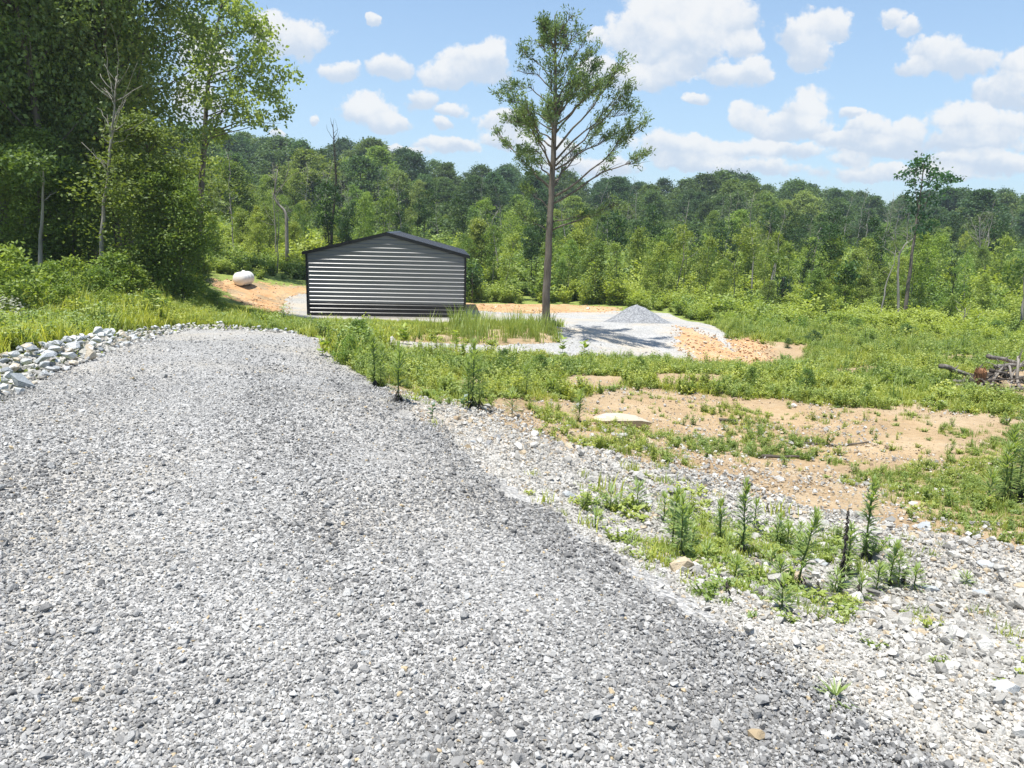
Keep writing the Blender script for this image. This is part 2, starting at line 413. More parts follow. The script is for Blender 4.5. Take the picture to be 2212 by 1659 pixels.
# ------------------------------------------------------------------ materials: ground
def stone_color(k, tint, dark, mid, light, warm=None, warmf=None):
    c = k.ramp(tint, [(0.0, dark), (0.45, mid), (1.0, light)])
    if warm is not None: c = k.mix(warmf, c, warm)
    return c
def mat_bed(name, dark, mid, light, warm, warmf, scales=(40, 85), bump=0.8):
    """crushed stone too small to pick apart: cells of their own grey with gaps between them"""
    mt, k = new_mat(name)
    g = k.new('ShaderNodeNewGeometry').outputs['Position']
    v1 = k.vor(g, scales[0]); d1 = k.vor(g, scales[0], 'Distance')
    v2 = k.vor(g, scales[1])
    s1 = k.new('ShaderNodeSeparateColor'); k.put(s1.inputs[0], v1)
    s2 = k.new('ShaderNodeSeparateColor'); k.put(s2.inputs[0], v2)
    t = k.m('MULTIPLY_ADD', s1.outputs[0], 0.6, k.m('MULTIPLY', s2.outputs[0], 0.4))
    big = k.noise(g, 0.9, 4)
    t = k.m('ADD', t, k.m('MULTIPLY', k.m('SUBTRACT', big, 0.5), 0.5), clamp=True)
    wf = k.m('MULTIPLY', k.smooth(k.noise(g, 0.5, 5), 0.42, 0.68), warmf)
    c = stone_color(k, t, dark, mid, light, warm, wf)
    h = k.m('ADD', k.m('MULTIPLY', d1, -1.0), k.m('MULTIPLY', s2.outputs[1], 0.35))
    finish(k, c, 0.93, k.bump(h, bump, 0.02), 0.2)
    return mt
M_ROAD = mat_bed('grey road gravel', (0.14, 0.137, 0.132), (0.31, 0.303, 0.29), (0.56, 0.55, 0.53), (0.42, 0.37, 0.29), 0.35)
M_WHITE = mat_bed('white limestone gravel', (0.19, 0.18, 0.16), (0.40, 0.38, 0.345), (0.60, 0.58, 0.54), (0.42, 0.34, 0.235), 0.45, (26, 60))
M_PAD = mat_bed('pale pad gravel', (0.20, 0.20, 0.195), (0.34, 0.335, 0.32), (0.50, 0.49, 0.47), (0.46, 0.39, 0.29), 0.7, (22, 55), 0.6)
M_HEAP = mat_bed('blue grey gravel', (0.10, 0.105, 0.115), (0.22, 0.225, 0.235), (0.40, 0.41, 0.42), (0.3, 0.29, 0.27), 0.2, (24, 60), 0.8)

def mat_earth(name, a, b, c, grass=None):
    mt, k = new_mat(name)
    g = k.new('ShaderNodeNewGeometry').outputs['Position']
    n1 = k.noise(g, 0.8, 6, 0.6); n2 = k.noise(g, 9, 5, 0.65); n3 = k.noise(g, 60, 3)
    t = k.m('ADD', k.m('MULTIPLY', n1, 0.55), k.m('ADD', k.m('MULTIPLY', n2, 0.35), k.m('MULTIPLY', n3, 0.25)))
    col = k.ramp(t, [(0.38, a), (0.56, b), (0.75, c)])
    st = k.smooth(k.vor(g, 30, 'Distance'), 0.16, 0.10)      # scattered pale stones in the soil
    sel = k.new('ShaderNodeSeparateColor'); k.put(sel.inputs[0], k.vor(g, 30))
    col = k.mix(k.m('MULTIPLY', st, k.smooth(sel.outputs[0], 0.6, 0.7)), col, (0.52, 0.47, 0.38))
    if grass is not None:
        gm = k.attr('grassy')
        gm = k.smooth(k.m('ADD', gm, k.m('MULTIPLY', k.m('SUBTRACT', k.noise(g, 2.4, 6, 0.65), 0.5), 1.1)), 0.35, 0.65)
        gc = k.ramp(k.noise(g, 5, 6, 0.7), [(0.3, grass[0]), (0.7, grass[1])])
        col = k.mix(gm, col, gc)
    finish(k, col, 0.95, k.bump(k.m('ADD', n2, k.m('MULTIPLY', n3, 0.5)), 0.7, 0.05), 0.1)
    return mt
M_GROUND = mat_earth('field soil', (0.23, 0.16, 0.092), (0.365, 0.265, 0.160), (0.46, 0.37, 0.25), ((0.16, 0.205, 0.050), (0.26, 0.31, 0.085)))
M_SOIL = mat_earth('tan soil', (0.255, 0.175, 0.098), (0.385, 0.275, 0.160), (0.475, 0.37, 0.24))
M_ORANGE = mat_earth('orange clay', (0.36, 0.20, 0.095), (0.49, 0.30, 0.155), (0.57, 0.42, 0.27))

# ------------------------------------------------------------------ ground sheets
def axis(parts):
    out = []
    for a, b, s in parts: out.append(np.arange(a, b, s))
    return np.unique(np.round(np.concatenate(out + [np.array([parts[-1][1]])]), 3))
gx = axis([(-700, -150, 60), (-150, -40, 6), (-40, -14, 1.2), (-14, 14, 0.22), (14, 40, 1.0), (40, 150, 6), (150, 700, 60)])
gy = axis([(-300, -20, 40), (-20, 0, 2.5), (0, 26, 0.22), (26, 60, 0.8), (60, 200, 4), (200, 700, 60)])
GX, GY = np.meshgrid(gx, gy)
GZ = hgt(GX, GY)
on_road = (inside(P_ROAD, GX, GY) & (edge_dist(P_ROAD, GX, GY) > 0.3)) | (edge_dist(P_PAD, GX, GY) > 0.6)
GZ = GZ - 0.03 * on_road
nx, ny = len(gx), len(gy)
ii, jj = np.meshgrid(np.arange(ny - 1), np.arange(nx - 1), indexing='ij')
F = np.stack([ii * nx + jj, ii * nx + jj + 1, (ii + 1) * nx + jj + 1, (ii + 1) * nx + jj], -1).reshape(-1, 4)
me = make_mesh('ground', np.stack([GX, GY, GZ], -1).reshape(-1, 3), [F], M_GROUND, None, True)
def green(x, y):
    """how much of the ground weeds and grass cover, 0 to 1"""
    n = fbm(x, y, 0.35, 21); n2 = fbm(x, y, 0.9, 22)
    right = (x > -0.18 * y) & (y < 26) & (x > -4.2)
    g1, g2 = edge_dist(P_GREEN1, x, y), edge_dist(P_GREEN2, x, y)
    c = np.clip(np.clip(np.maximum(g1, g2 * 1.3) * 0.22 + 0.28, 0, 0.60) + (n - 0.5) * 1.0 + (n2 - 0.5) * 0.7, 0, 1)
    near_r = right & (y < 14) & (g1 < -0.15) & (g2 < -0.2)
    c = np.where(near_r, c * 0.22, c)
    c = np.where(right & (g2 > -0.2), c * 0.75, c)
    c = np.where(right, np.maximum(c, 0.16 * np.clip((n2 - 0.52) * 8, 0, 1)), np.clip(0.9 + (n - 0.5) * 0.6, 0, 1))
    for pg, w in ((P_SOIL, 1.0), (P_SHOULDER, 2.2), (P_ORANGE, 2.0), (P_ORANGE_L, 1.2), (P_TRACK, 1.2), (P_SLOPE, 2.0), (P_BRUSH, 1.5), *[(q, 2.0) for q in P_BARE]):
        c = c - np.clip(edge_dist(pg, x, y) * w + (n2 - 0.5) * 1.2 + 0.25, 0, 1) * 0.95
    return np.clip(c, 0, 1)
gr = green(GX, GY)
a = me.attributes.new('grassy', 'FLOAT', 'POINT'); a.data.foreach_set('value', (gr * 0.85).astype(np.float32).ravel())
ground = link(bpy.data.objects.new('ground', me)); tag(ground, 'weedy field of tan soil and green cover rising to a wooded hill', kind='structure')

def sheet(name, pg, step, lift, mt, label, ragged=0.25, crown=0.0, ok=None):
    x0, y0 = pg.min(0) - 0.3; x1, y1 = pg.max(0) + 0.3
    xs, ys = np.arange(x0, x1, step), np.arange(y0, y1, step)
    X, Y = np.meshgrid(xs, ys)
    d = edge_dist(pg, X, Y) + (fbm(X, Y, 1.6, 33) - 0.5) * 2 * ragged
    keep = d > 0
    if ok is not None: keep &= ok(X, Y)
    Z = hgt(X, Y) + lift + crown * np.clip(d / 1.5, 0, 1)
    Z = np.where(d < step * 1.5, Z - 0.012, Z)
    nx = len(xs)
    kc = keep[:-1, :-1] | keep[1:, 1:] | keep[:-1, 1:] | keep[1:, :-1]
    i, j = np.where(kc)
    F = np.stack([i * nx + j, i * nx + j + 1, (i + 1) * nx + j + 1, (i + 1) * nx + j], -1)
    used, inv = np.unique(F.ravel(), return_inverse=True)
    Vv = np.stack([X, Y, Z], -1).reshape(-1, 3)[used]
    o = link(bpy.data.objects.new(name, make_mesh(name, Vv, [inv.reshape(-1, 4)], mt, None, True)))
    return tag(o, label, kind='structure')
sheet('soil', P_SOIL, 0.14, 0.004, M_SOIL, 'bare tan soil patch in the field', 0.5)
sheet('clay', P_ORANGE, 0.3, 0.010, M_ORANGE, 'orange clay strip behind the gravel pad', 0.3)
sheet('clay', P_ORANGE_L, 0.3, 0.010, M_ORANGE, 'orange clay round the white tank', 0.5)
sheet('clay', P_TRACK, 0.15, 0.010, M_ORANGE, 'orange clay track beside the pad bank', 0.4)
sheet('shoulder', P_SHOULDER, 0.10, 0.012, M_WHITE, 'white crushed stone shoulder on the right of the road', 0.25)
sheet('pad', P_PAD, 0.25, 0.018, M_PAD, 'pale gravel pad round the shed', 0.3)
sheet('bank', P_SLOPE, 0.12, 0.026, M_ORANGE, 'orange clay bank at the edge of the gravel pad', 0.35)
sheet('path', P_LINK, 0.12, 0.024, M_PAD, 'gravel link from the road end to the pad', 0.12)
sheet('road', P_ROAD, 0.08, 0.030, M_ROAD, 'grey crushed stone road', 0.12, 0.02)

# ------------------------------------------------------------------ instanced stuff
src_coll = bpy.data.collections
def hull_stone(name, mt, r, npts=13, flat=(1, 0.8, 0.62)):
    P = unit(r.normal(size=(npts, 3))) * r.uniform(0.8, 1.0, (npts, 1)) * np.array(flat) * 0.5
    bm = bmesh.new()
    for p in P: bm.verts.new(p)
    bmesh.ops.convex_hull(bm, input=bm.verts)
    for v in [v for v in bm.verts if not v.link_faces]: bm.verts.remove(v)
    me = bpy.data.meshes.new(name); bm.to_mesh(me); bm.free()
    me.materials.append(mt)
    return me
def scatter(name, meshes, P, rot, scl, tint, label, parent=None):
    """one stuff object: meshes instanced on points"""
    coll = bpy.data.collections.new(name + ' pieces')
    for i, m_ in enumerate(meshes):
        o = bpy.data.objects.new('%s piece %02d' % (name, i), m_); coll.objects.link(o)
    n = len(P)
    me = bpy.data.meshes.new(name)
    me.vertices.add(n); me.vertices.foreach_set('co', np.ascontiguousarray(P, np.float32).ravel())
    def at(nm, ty, v, f):
        a = me.attributes.new(nm, ty, 'POINT'); a.data.foreach_set(f, np.ascontiguousarray(v).ravel())
    at('rot', 'FLOAT_VECTOR', rot.astype(np.float32), 'vector')
    if scl.ndim == 1: scl = np.repeat(scl[:, None], 3, 1)
    at('scl', 'FLOAT_VECTOR', scl.astype(np.float32), 'vector')
    at('tint', 'FLOAT', tint.astype(np.float32), 'value')
    at('pick', 'INT', rng.integers(0, len(meshes), n).astype(np.int32), 'value')
    o = link(bpy.data.objects.new(name, me), parent)
    tag(o, label, kind='stuff')
    ng = bpy.data.node_groups.new(name, 'GeometryNodeTree')
    ng.interface.new_socket('Geometry', in_out='INPUT', socket_type='NodeSocketGeometry')
    ng.interface.new_socket('Geometry', in_out='OUTPUT', socket_type='NodeSocketGeometry')
    N, L = ng.nodes, ng.links
    gi, go = N.new('NodeGroupInput'), N.new('NodeGroupOutput')
    ci = N.new('GeometryNodeCollectionInfo'); ci.inputs[0].default_value = coll
    ci.inputs['Separate Children'].default_value = True; ci.inputs['Reset Children'].default_value = True
    m2p = N.new('GeometryNodeMeshToPoints')
    ip = N.new('GeometryNodeInstanceOnPoints'); ip.inputs['Pick Instance'].default_value = True
    def na(nm, ty):
        q = N.new('GeometryNodeInputNamedAttribute'); q.data_type = ty; q.inputs[0].default_value = nm; return q.outputs[0]
    L.new(gi.outputs[0], m2p.inputs[0]); L.new(m2p.outputs[0], ip.inputs['Points'])
    L.new(ci.outputs[0], ip.inputs['Instance'])
    L.new(na('pick', 'INT'), ip.inputs['Instance Index'])
    L.new(na('rot', 'FLOAT_VECTOR'), ip.inputs['Rotation']); L.new(na('scl', 'FLOAT_VECTOR'), ip.inputs['Scale'])
    L.new(ip.outputs[0], go.inputs[0])
    md = o.modifiers.new('scatter', 'NODES'); md.node_group = ng
    return o
def wedge(n, y0, y1, r=rng, mx=0.80, pad=1.2, power=1.0):
    """points in front of the camera, thinning with distance"""
    if power == 1.0: y = np.exp(r.uniform(math.log(y0), math.log(y1), n))
    else: y = (r.uniform(0, 1, n) * (y1 ** (1 - power) - y0 ** (1 - power)) + y0 ** (1 - power)) ** (1 / (1 - power))
    x = r.uniform(-1, 1, n) * (mx * y + pad)
    return x, y
def rot_any(n): return rng.uniform(0, 2 * math.pi, (n, 3))
def rot_flat(n, tilt=0.35):
    r_ = np.zeros((n, 3)); r_[:, :2] = rng.normal(0, tilt, (n, 2)); r_[:, 2] = rng.uniform(0, 2 * math.pi, n); return r_

def mat_stone(name, dark, mid, light, warm, kind='INSTANCER'):
    mt, k = new_mat(name)
    if kind == 'COLOR':
        sc_ = k.new('ShaderNodeSeparateColor'); k.put(sc_.inputs[0], k.new('ShaderNodeObjectInfo').outputs['Color']); t = sc_.outputs[0]
    else: t = k.attr('tint', kind) if kind else k.new('ShaderNodeObjectInfo').outputs['Random']
    g = k.new('ShaderNodeTexCoord').outputs['Object']
    n = k.noise(g, 3.0, 4, 0.6)
    tt = k.m('ADD', t, k.m('MULTIPLY', k.m('SUBTRACT', n, 0.5), 0.35), clamp=True)
    c = k.ramp(tt, [(0.0, dark), (0.45, mid), (0.9, light), (0.93, light), (0.96, warm), (1.0, warm)])
    finish(k, c, 0.85, k.bump(k.noise(g, 9, 4, 0.6), 0.35, 0.1), 0.25)
    return mt
M_ST_GREY = mat_stone('grey crushed stone', (0.080, 0.079, 0.078), (0.262, 0.256, 0.246), (0.55, 0.54, 0.515), (0.45, 0.36, 0.23))
M_ST_WHITE = mat_stone('white crushed stone', (0.15, 0.143, 0.13), (0.385, 0.368, 0.335), (0.565, 0.55, 0.51), (0.44, 0.36, 0.25))
M_ROCK = mat_stone('pale limestone rock', (0.19, 0.21, 0.225), (0.37, 0.39, 0.40), (0.58, 0.58, 0.565), (0.45, 0.39, 0.30), 'COLOR')
M_ROCK_GREY = mat_stone('grey rock', (0.11, 0.115, 0.12), (0.22, 0.22, 0.22), (0.32, 0.32, 0.315), (0.34, 0.3, 0.24), None)
M_ROCK_TAN = mat_stone('tan rock', (0.30, 0.23, 0.14), (0.36, 0.28, 0.18), (0.44, 0.36, 0.25), (0.42, 0.32, 0.2), None)

g_meshes = [hull_stone('gravel', M_ST_GREY, rng) for _ in range(12)]
w_meshes = [hull_stone('pebble', M_ST_WHITE, rng) for _ in range(12)]
# grey stones of the road
x, y = wedge(480000, 1.6, 19.0, mx=0.85)
dd = edge_dist(P_ROAD, x, y)
keep = (dd + (fbm(x, y, 2.0, 44) - 0.5) * 0.7 > 0) & (rng.random(len(x)) < np.clip(1.6 - 0.09 * y, 0.15, 1))
x, y, dd = x[keep], y[keep], dd[keep]
dre = line_dist(RIGHT_EDGE, x, y) + (fbm(x, y, 0.9, 53) - 0.5) * 0.5
track = 0.6 * np.exp(-((dre - 0.30) / 0.30) ** 2) + 0.8 * np.exp(-((dre - 1.25) / 0.22) ** 2) + 0.5 * np.exp(-((dre - 2.75) / 0.25) ** 2) - 0.5 * np.exp(-((dre - 0.75) / 0.22) ** 2) - 0.4 * np.exp(-((dre - 1.9) / 0.35) ** 2)
band = 0.6 * fbm(x, y, 0.8, 51) + 0.2 + 0.20 * track
n = len(x)
s = np.exp(rng.normal(math.log(0.0132), 0.42, n)) * np.clip(0.8 + y * 0.06, 1, 1.9) * (0.70 + 0.65 * band)
tint = np.clip(0.10 + rng.beta(2.2, 2.0, n) * 0.80 + (0.50 - band) * 0.50 + np.clip((x + 2) * -0.02, -0.06, 0.06), 0, 0.92)
tint = np.where(rng.random(n) < 0.012, 1.0, tint)
z = hgt(x, y) + 0.030 + 0.02 * np.clip(dd / 1.5, 0, 1) + s * rng.uniform(-0.05, 0.35, n)
scatter('gravel', g_meshes, np.stack([x, y, z], 1), rot_flat(n, 0.38), s, tint, 'loose grey crushed stones covering the road')
print('gravel', n)
# white stones of the shoulder
x, y = wedge(300000, 1.6, 13.0, mx=0.9)
dd = edge_dist(P_SHOULDER, x, y)
keep = (dd + (fbm(x, y, 2.0, 45) - 0.5) * 0.9 > -0.1) & (rng.random(len(x)) < np.clip(1.5 - 0.08 * y, 0.2, 1)) & (edge_dist(P_ROAD, x, y) < 0.12)
x, y, dd = x[keep], y[keep], dd[keep]
n = len(x)
droad = -edge_dist(P_ROAD, x, y)
coarse = np.clip((droad - 0.25) / 0.9, 0, 1)
s = np.exp(rng.normal(math.log(0.0140), 0.45, n)) * (1 + 1.1 * coarse * rng.random(n) ** 2) * np.clip(0.9 + 0.04 * y, 1, 1.5)
big = rng.random(n) < 0.02 * coarse
s = np.where(big, s * 2.3, s)
tint = np.clip(rng.beta(2.2, 1.8, n) * 0.85 + 0.06 - 0.25 * coarse * (fbm(x, y, 1.2, 52) > 0.55) * rng.random(n), 0, 0.92)
tint = np.where(rng.random(n) < 0.05, 1.0, tint)
z = hgt(x, y) + 0.012 + s * rng.uniform(-0.05, 0.35, n)
scatter('pebbles', w_meshes, np.stack([x, y, z], 1), rot_flat(n, 0.5), s, tint, 'white crushed limestone strewn over the shoulder')
print('pebbles', n)
# scattered pale stones on the soil and at the pad edge
x, y = wedge(110000, 3.0, 30.0)
near_pad = (edge_dist(P_LINK, x, y) > -0.25) | ((np.abs(edge_dist(P_PAD, x, y)) < 0.5) & (y < 27)) | (edge_dist(P_SLOPE, x, y) > 0)
keep = (((edge_dist(P_SOIL, x, y) > -0.8) | ((x > -1) & (y < 14) & (edge_dist(P_ROAD, x, y) < -0.3) & (green(x, y) < 0.5))) & (rng.random(len(x)) < 0.55 * (fbm(x, y, 0.9, 61) > 0.46))) | (near_pad & (rng.random(len(x)) < 0.7))
x, y = x[keep], y[keep]; n = len(x)
s = np.exp(rng.normal(math.log(0.020), 0.55, n)) * np.clip(0.8 + 0.03 * y, 1, 1.8)
tint = np.where(rng.random(n) < 0.15, 1.0, rng.beta(2.2, 1.6, n) * 0.92)
scatter('rubble', w_meshes, np.stack([x, y, hgt(x, y) + 0.02 + s * 0.15], 1), rot_flat(n), s, tint, 'small pale stones strewn over bare soil and pad edges')


# clods of clay and earth on the bank, the track and the bare patches
M_CLOD = mat_stone('clay clod', (0.25, 0.14, 0.07), (0.44, 0.275, 0.155), (0.57, 0.44, 0.30), (0.56, 0.52, 0.44))
M_CLOD_TAN = mat_stone('earth clod', (0.20, 0.145, 0.09), (0.37, 0.285, 0.19), (0.48, 0.40, 0.29), (0.56, 0.52, 0.45))
c_meshes = [hull_stone('clod', M_CLOD, rng) for _ in range(6)]; t_meshes = [hull_stone('clod', M_CLOD_TAN, rng) for _ in range(6)]
def clods(name, N, y0, y1, test, mesh, med, label, lift):
    x, y = wedge(N, y0, y1); kp = test(x, y); x, y = x[kp], y[kp]; n = len(x)
    s_ = np.exp(rng.normal(math.log(med), 0.55, n)); scatter(name, mesh, np.stack([x, y, hgt(x, y) + lift + s_ * 0.12], 1), rot_flat(n), s_, np.where(rng.random(n) < 0.06, 1.0, rng.beta(2, 2, n) * 0.92), label)
clods('dirt', 30000, 19, 32, lambda x, y: (edge_dist(P_SLOPE, x, y) > -0.2) | (edge_dist(P_TRACK, x, y) > -0.2), c_meshes, 0.055, 'loose orange clay clods on the bank and the track', 0.02)
clods('dirt', 60000, 30, 46, lambda x, y: ((edge_dist(P_ORANGE, x, y) > -0.3) | (edge_dist(P_ORANGE_L, x, y) > -0.3)) & (rng.random(len(x)) < 0.35), c_meshes, 0.05, 'loose orange clay clods behind the pad and round the tank', 0.01)
clods('dirt', 80000, 4, 16, lambda x, y: (edge_dist(P_SOIL, x, y) > -0.9) & (rng.random(len(x)) < np.clip((fbm(x, y, 1.1, 64) - 0.3) * 2, 0.05, 0.8)), t_meshes, 0.020, 'small earth clods on the bare tan soil', 0.005)

# ------------------------------------------------------------------ materials: plants, wood, metal
def mat_leaf(name, base=None, hi=None, trans=0.38, gloss=0.022, inst=False, rough=0.55):
    """leaf: every blade its own green, light shining through from behind"""
    mt, k = new_mat(name)
    t = k.attr('tint')
    oi = k.new('ShaderNodeObjectInfo')
    if base is None:
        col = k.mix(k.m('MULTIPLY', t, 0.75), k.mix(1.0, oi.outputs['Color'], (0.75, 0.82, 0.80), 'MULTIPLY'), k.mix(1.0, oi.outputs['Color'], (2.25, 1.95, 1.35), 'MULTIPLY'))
    else:
        col = k.mix(t, base, hi)
    if inst:
        ti = k.attr('tint', 'INSTANCER')
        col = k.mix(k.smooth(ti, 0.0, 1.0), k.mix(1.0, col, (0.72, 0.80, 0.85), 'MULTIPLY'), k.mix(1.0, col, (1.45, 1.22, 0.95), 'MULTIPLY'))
    d = k.new('ShaderNodeBsdfDiffuse'); k.put(d.inputs[0], col)
    tr = k.new('ShaderNodeBsdfTranslucent'); k.put(tr.inputs[0], k.mix(1.0, col, (1.5, 1.5, 0.75), 'MULTIPLY'))
    mx = k.new('ShaderNodeMixShader'); mx.inputs[0].default_value = trans
    k.l.new(d.outputs[0], mx.inputs[1]); k.l.new(tr.outputs[0], mx.inputs[2])
    gl = k.new('ShaderNodeBsdfGlossy'); gl.inputs['Roughness'].default_value = rough; gl.inputs[0].default_value = (0.9, 0.95, 1, 1)
    m2 = k.new('ShaderNodeMixShader'); m2.inputs[0].default_value = gloss
    k.l.new(mx.outputs[0], m2.inputs[1]); k.l.new(gl.outputs[0], m2.inputs[2])
    o = k.new('ShaderNodeOutputMaterial'); k.l.new(m2.outputs[0], o.inputs[0])
    return mt
def mat_bark(name, a, b, scale=6.0):
    mt, k = new_mat(name)
    g = k.new('ShaderNodeTexCoord').outputs['Object']
    mp = k.new('ShaderNodeMapping'); k.put(mp.inputs[0], g); mp.inputs['Scale'].default_value = (1, 1, 0.22)
    n = k.noise(mp.outputs[0], scale, 6, 0.65)
    c = k.ramp(n, [(0.32, a), (0.66, b)])
    finish(k, c, 0.9, k.bump(n, 0.8, 0.05), 0.15)
    return mt
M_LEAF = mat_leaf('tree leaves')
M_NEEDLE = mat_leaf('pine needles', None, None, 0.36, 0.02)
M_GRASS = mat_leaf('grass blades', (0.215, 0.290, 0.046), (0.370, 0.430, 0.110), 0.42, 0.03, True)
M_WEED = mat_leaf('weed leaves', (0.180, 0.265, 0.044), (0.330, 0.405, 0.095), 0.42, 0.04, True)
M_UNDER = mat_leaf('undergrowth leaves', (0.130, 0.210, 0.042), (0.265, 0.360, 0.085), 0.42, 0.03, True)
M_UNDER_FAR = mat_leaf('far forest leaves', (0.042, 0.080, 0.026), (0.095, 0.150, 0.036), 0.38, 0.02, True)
M_STRAW = mat_leaf('straw', (0.26, 0.195, 0.115), (0.38, 0.30, 0.185), 0.2, 0.02, True)
M_HORSE = mat_leaf('horseweed leaves', (0.165, 0.250, 0.062), (0.330, 0.415, 0.120), 0.42, 0.06)
M_LIME = mat_leaf('yellow green leaves', (0.16, 0.24, 0.02), (0.33, 0.40, 0.06), 0.4, 0.05)
M_ROUND = mat_leaf('dark round leaves', (0.035, 0.085, 0.022), (0.075, 0.145, 0.03), 0.3, 0.08)
M_DEAD = mat_leaf('withered leaves', (0.020, 0.017, 0.013), (0.055, 0.045, 0.035), 0.1, 0.02)
M_PETAL = mat_leaf('white petals', (0.62, 0.62, 0.58), (0.75, 0.75, 0.72), 0.2, 0.02)
M_STEM = mat_bark('green stem', (0.07, 0.11, 0.03), (0.13, 0.17, 0.06), 20)
M_STEM_DRY = mat_bark('dry stem', (0.030, 0.024, 0.018), (0.075, 0.06, 0.045), 20)
M_BARK = mat_bark('grey brown bark', (0.075, 0.062, 0.050), (0.20, 0.175, 0.145))
M_BARK_DARK = mat_bark('dark bark', (0.035, 0.030, 0.024), (0.09, 0.078, 0.062))
M_BARK_PALE = mat_bark('pale bark', (0.17, 0.155, 0.135), (0.35, 0.325, 0.29))
M_LOG = mat_bark('weathered log', (0.06, 0.052, 0.045), (0.30, 0.27, 0.235), 5)
M_LOGDARK = mat_bark('dark log', (0.04, 0.033, 0.028), (0.13, 0.11, 0.09), 5)
M_WOOD = mat_bark('broken orange wood', (0.13, 0.065, 0.035), (0.34, 0.18, 0.095), 8)

def mat_paint(name, col, rough=0.36, spec=0.5, dirt=0.06):
    mt, k = new_mat(name)
    g = k.new('ShaderNodeTexCoord').outputs['Object']
    n = k.noise(g, 1.3, 6, 0.6)
    mp = k.new('ShaderNodeMapping'); k.put(mp.inputs[0], g); mp.inputs['Scale'].default_value = (5, 5, 0.4)
    n2 = k.noise(mp.outputs[0], 2.0, 5, 0.6)
    c = k.mix(k.m('MULTIPLY', k.m('ADD', k.smooth(n, 0.4, 0.75), k.smooth(n2, 0.5, 0.8)), dirt), col, (0.35, 0.31, 0.25))
    r_ = k.m('MULTIPLY_ADD', n, 0.12, rough - 0.06)
    finish(k, c, r_, k.bump(k.noise(g, 2.5, 2), 0.05, 0.05), spec)
    return mt
M_CHAR = mat_paint('charcoal painted steel', (0.150, 0.150, 0.154), 0.35, 0.65)
M_BLACK = mat_paint('black painted steel', (0.008, 0.008, 0.010), 0.30, 0.35, 0.015)
M_ROOF = mat_paint('black roof steel', (0.020, 0.026, 0.036), 0.42, 0.5, 0.04)
M_TANK = mat_paint('white tank paint', (0.82, 0.81, 0.78), 0.4, 0.5, 0.05)
M_STEEL = mat_paint('rusty bracket', (0.12, 0.07, 0.045), 0.7, 0.3, 0.2)
M_CONC = mat_earth('pale concrete', (0.42, 0.39, 0.34), (0.56, 0.53, 0.48), (0.64, 0.61, 0.56))

def pt(px, py, Y):
    a, b = ray(px, py); return np.array([float(a) * Y, Y, float(b) * Y])
def ground_pt(px, py, sink=0.02):
    x, y = hit(px, py); return np.array([x, y, hz(x, y) - sink])

# ------------------------------------------------------------------ metal shed
SW_, SE_, SL_, SR_ = 7.32, 2.93, 9.6, 0.93       # width, eave height, length, rise of the roof
shed_ang = math.radians(5.5)
pL = pt(664, 681, 34.15)
shed = empty('metal_shed', (pL[0], pL[1], -4.20), shed_ang)
tag(shed, 'charcoal and black corrugated metal shed with low gable roof on the gravel pad', 'shed')
def half_at(z):      # x extent of the gable wall at height z
    if z <= SE_: return 0.0, SW_
    f_ = (z - SE_) / SR_ * SW_ / 2
    return f_, SW_ - f_
def rib_levels(z0, z1, pitch=0.187, h=0.024):
    lv = [(z0, 0.0)]
    i = math.ceil((z0 + 0.02) / pitch)
    while i * pitch + 0.05 < z1:
        z = i * pitch
        lv += [(z, 0.0), (z + 0.006, -h), (z + 0.014, -h), (z + 0.026, -h * 0.80), (z + 0.036, -h * 0.40), (z + 0.046, 0.0)]
        i += 1
    lv.append((z1, 0.0))
    return lv
def wall_sheet(z0, z1, ext, y_of=lambda x, o: (x, o), splits=None):
    mb = MB(); V = []; lv = rib_levels(z0, z1)
    if splits: lv = sorted(lv + [(s, 0.0) for s in splits if z0 < s < z1], key=lambda q: q[0])
    for z, o in lv:
        a, b = ext(z); V += [(*y_of(a, o), z), (*y_of(b, o), z)]
    F = [(2 * i, 2 * i + 1, 2 * i + 3, 2 * i + 2) for i in range(len(lv) - 1)]
    mb.add(V, None, F); return mb
wall_sheet(0.66, SE_ + SR_ - 0.02, half_at).build('wall_panel', M_CHAR, shed)
wall_sheet(0.05, 0.657, half_at).build('wainscot_panel', M_BLACK, shed)
full = lambda z: (0.0, SL_)
wall_sheet(0.05, SE_, full, lambda s, o: (SW_ - o, s)).build('side_wall', M_CHAR, shed)
mbl = wall_sheet(0.05, SE_, full, lambda s, o: (o, SL_ - s)); mbl.build('side_wall', M_CHAR, shed)
wall_sheet(0.05, SE_ + SR_ - 0.02, half_at, lambda s, o: (SW_ - s, SL_ - o)).build('back_wall', M_CHAR, shed)
for cx_ in (-0.012, SW_ - 0.098 + 0.012):
    mb = MB(); mb.box((cx_, -0.045, 0.0), (cx_ + 0.098, 0.06, SE_ - 0.03)); mb.build('corner_trim', M_BLACK, shed)
mb = MB(); mb.box((0.09, -0.034, 0.0), (SW_ - 0.09, 0.02, 0.048)); mb.build('base_trim', M_CONC, shed)
OV, OF = 0.15, 0.05
sl = SR_ / (SW_ / 2)
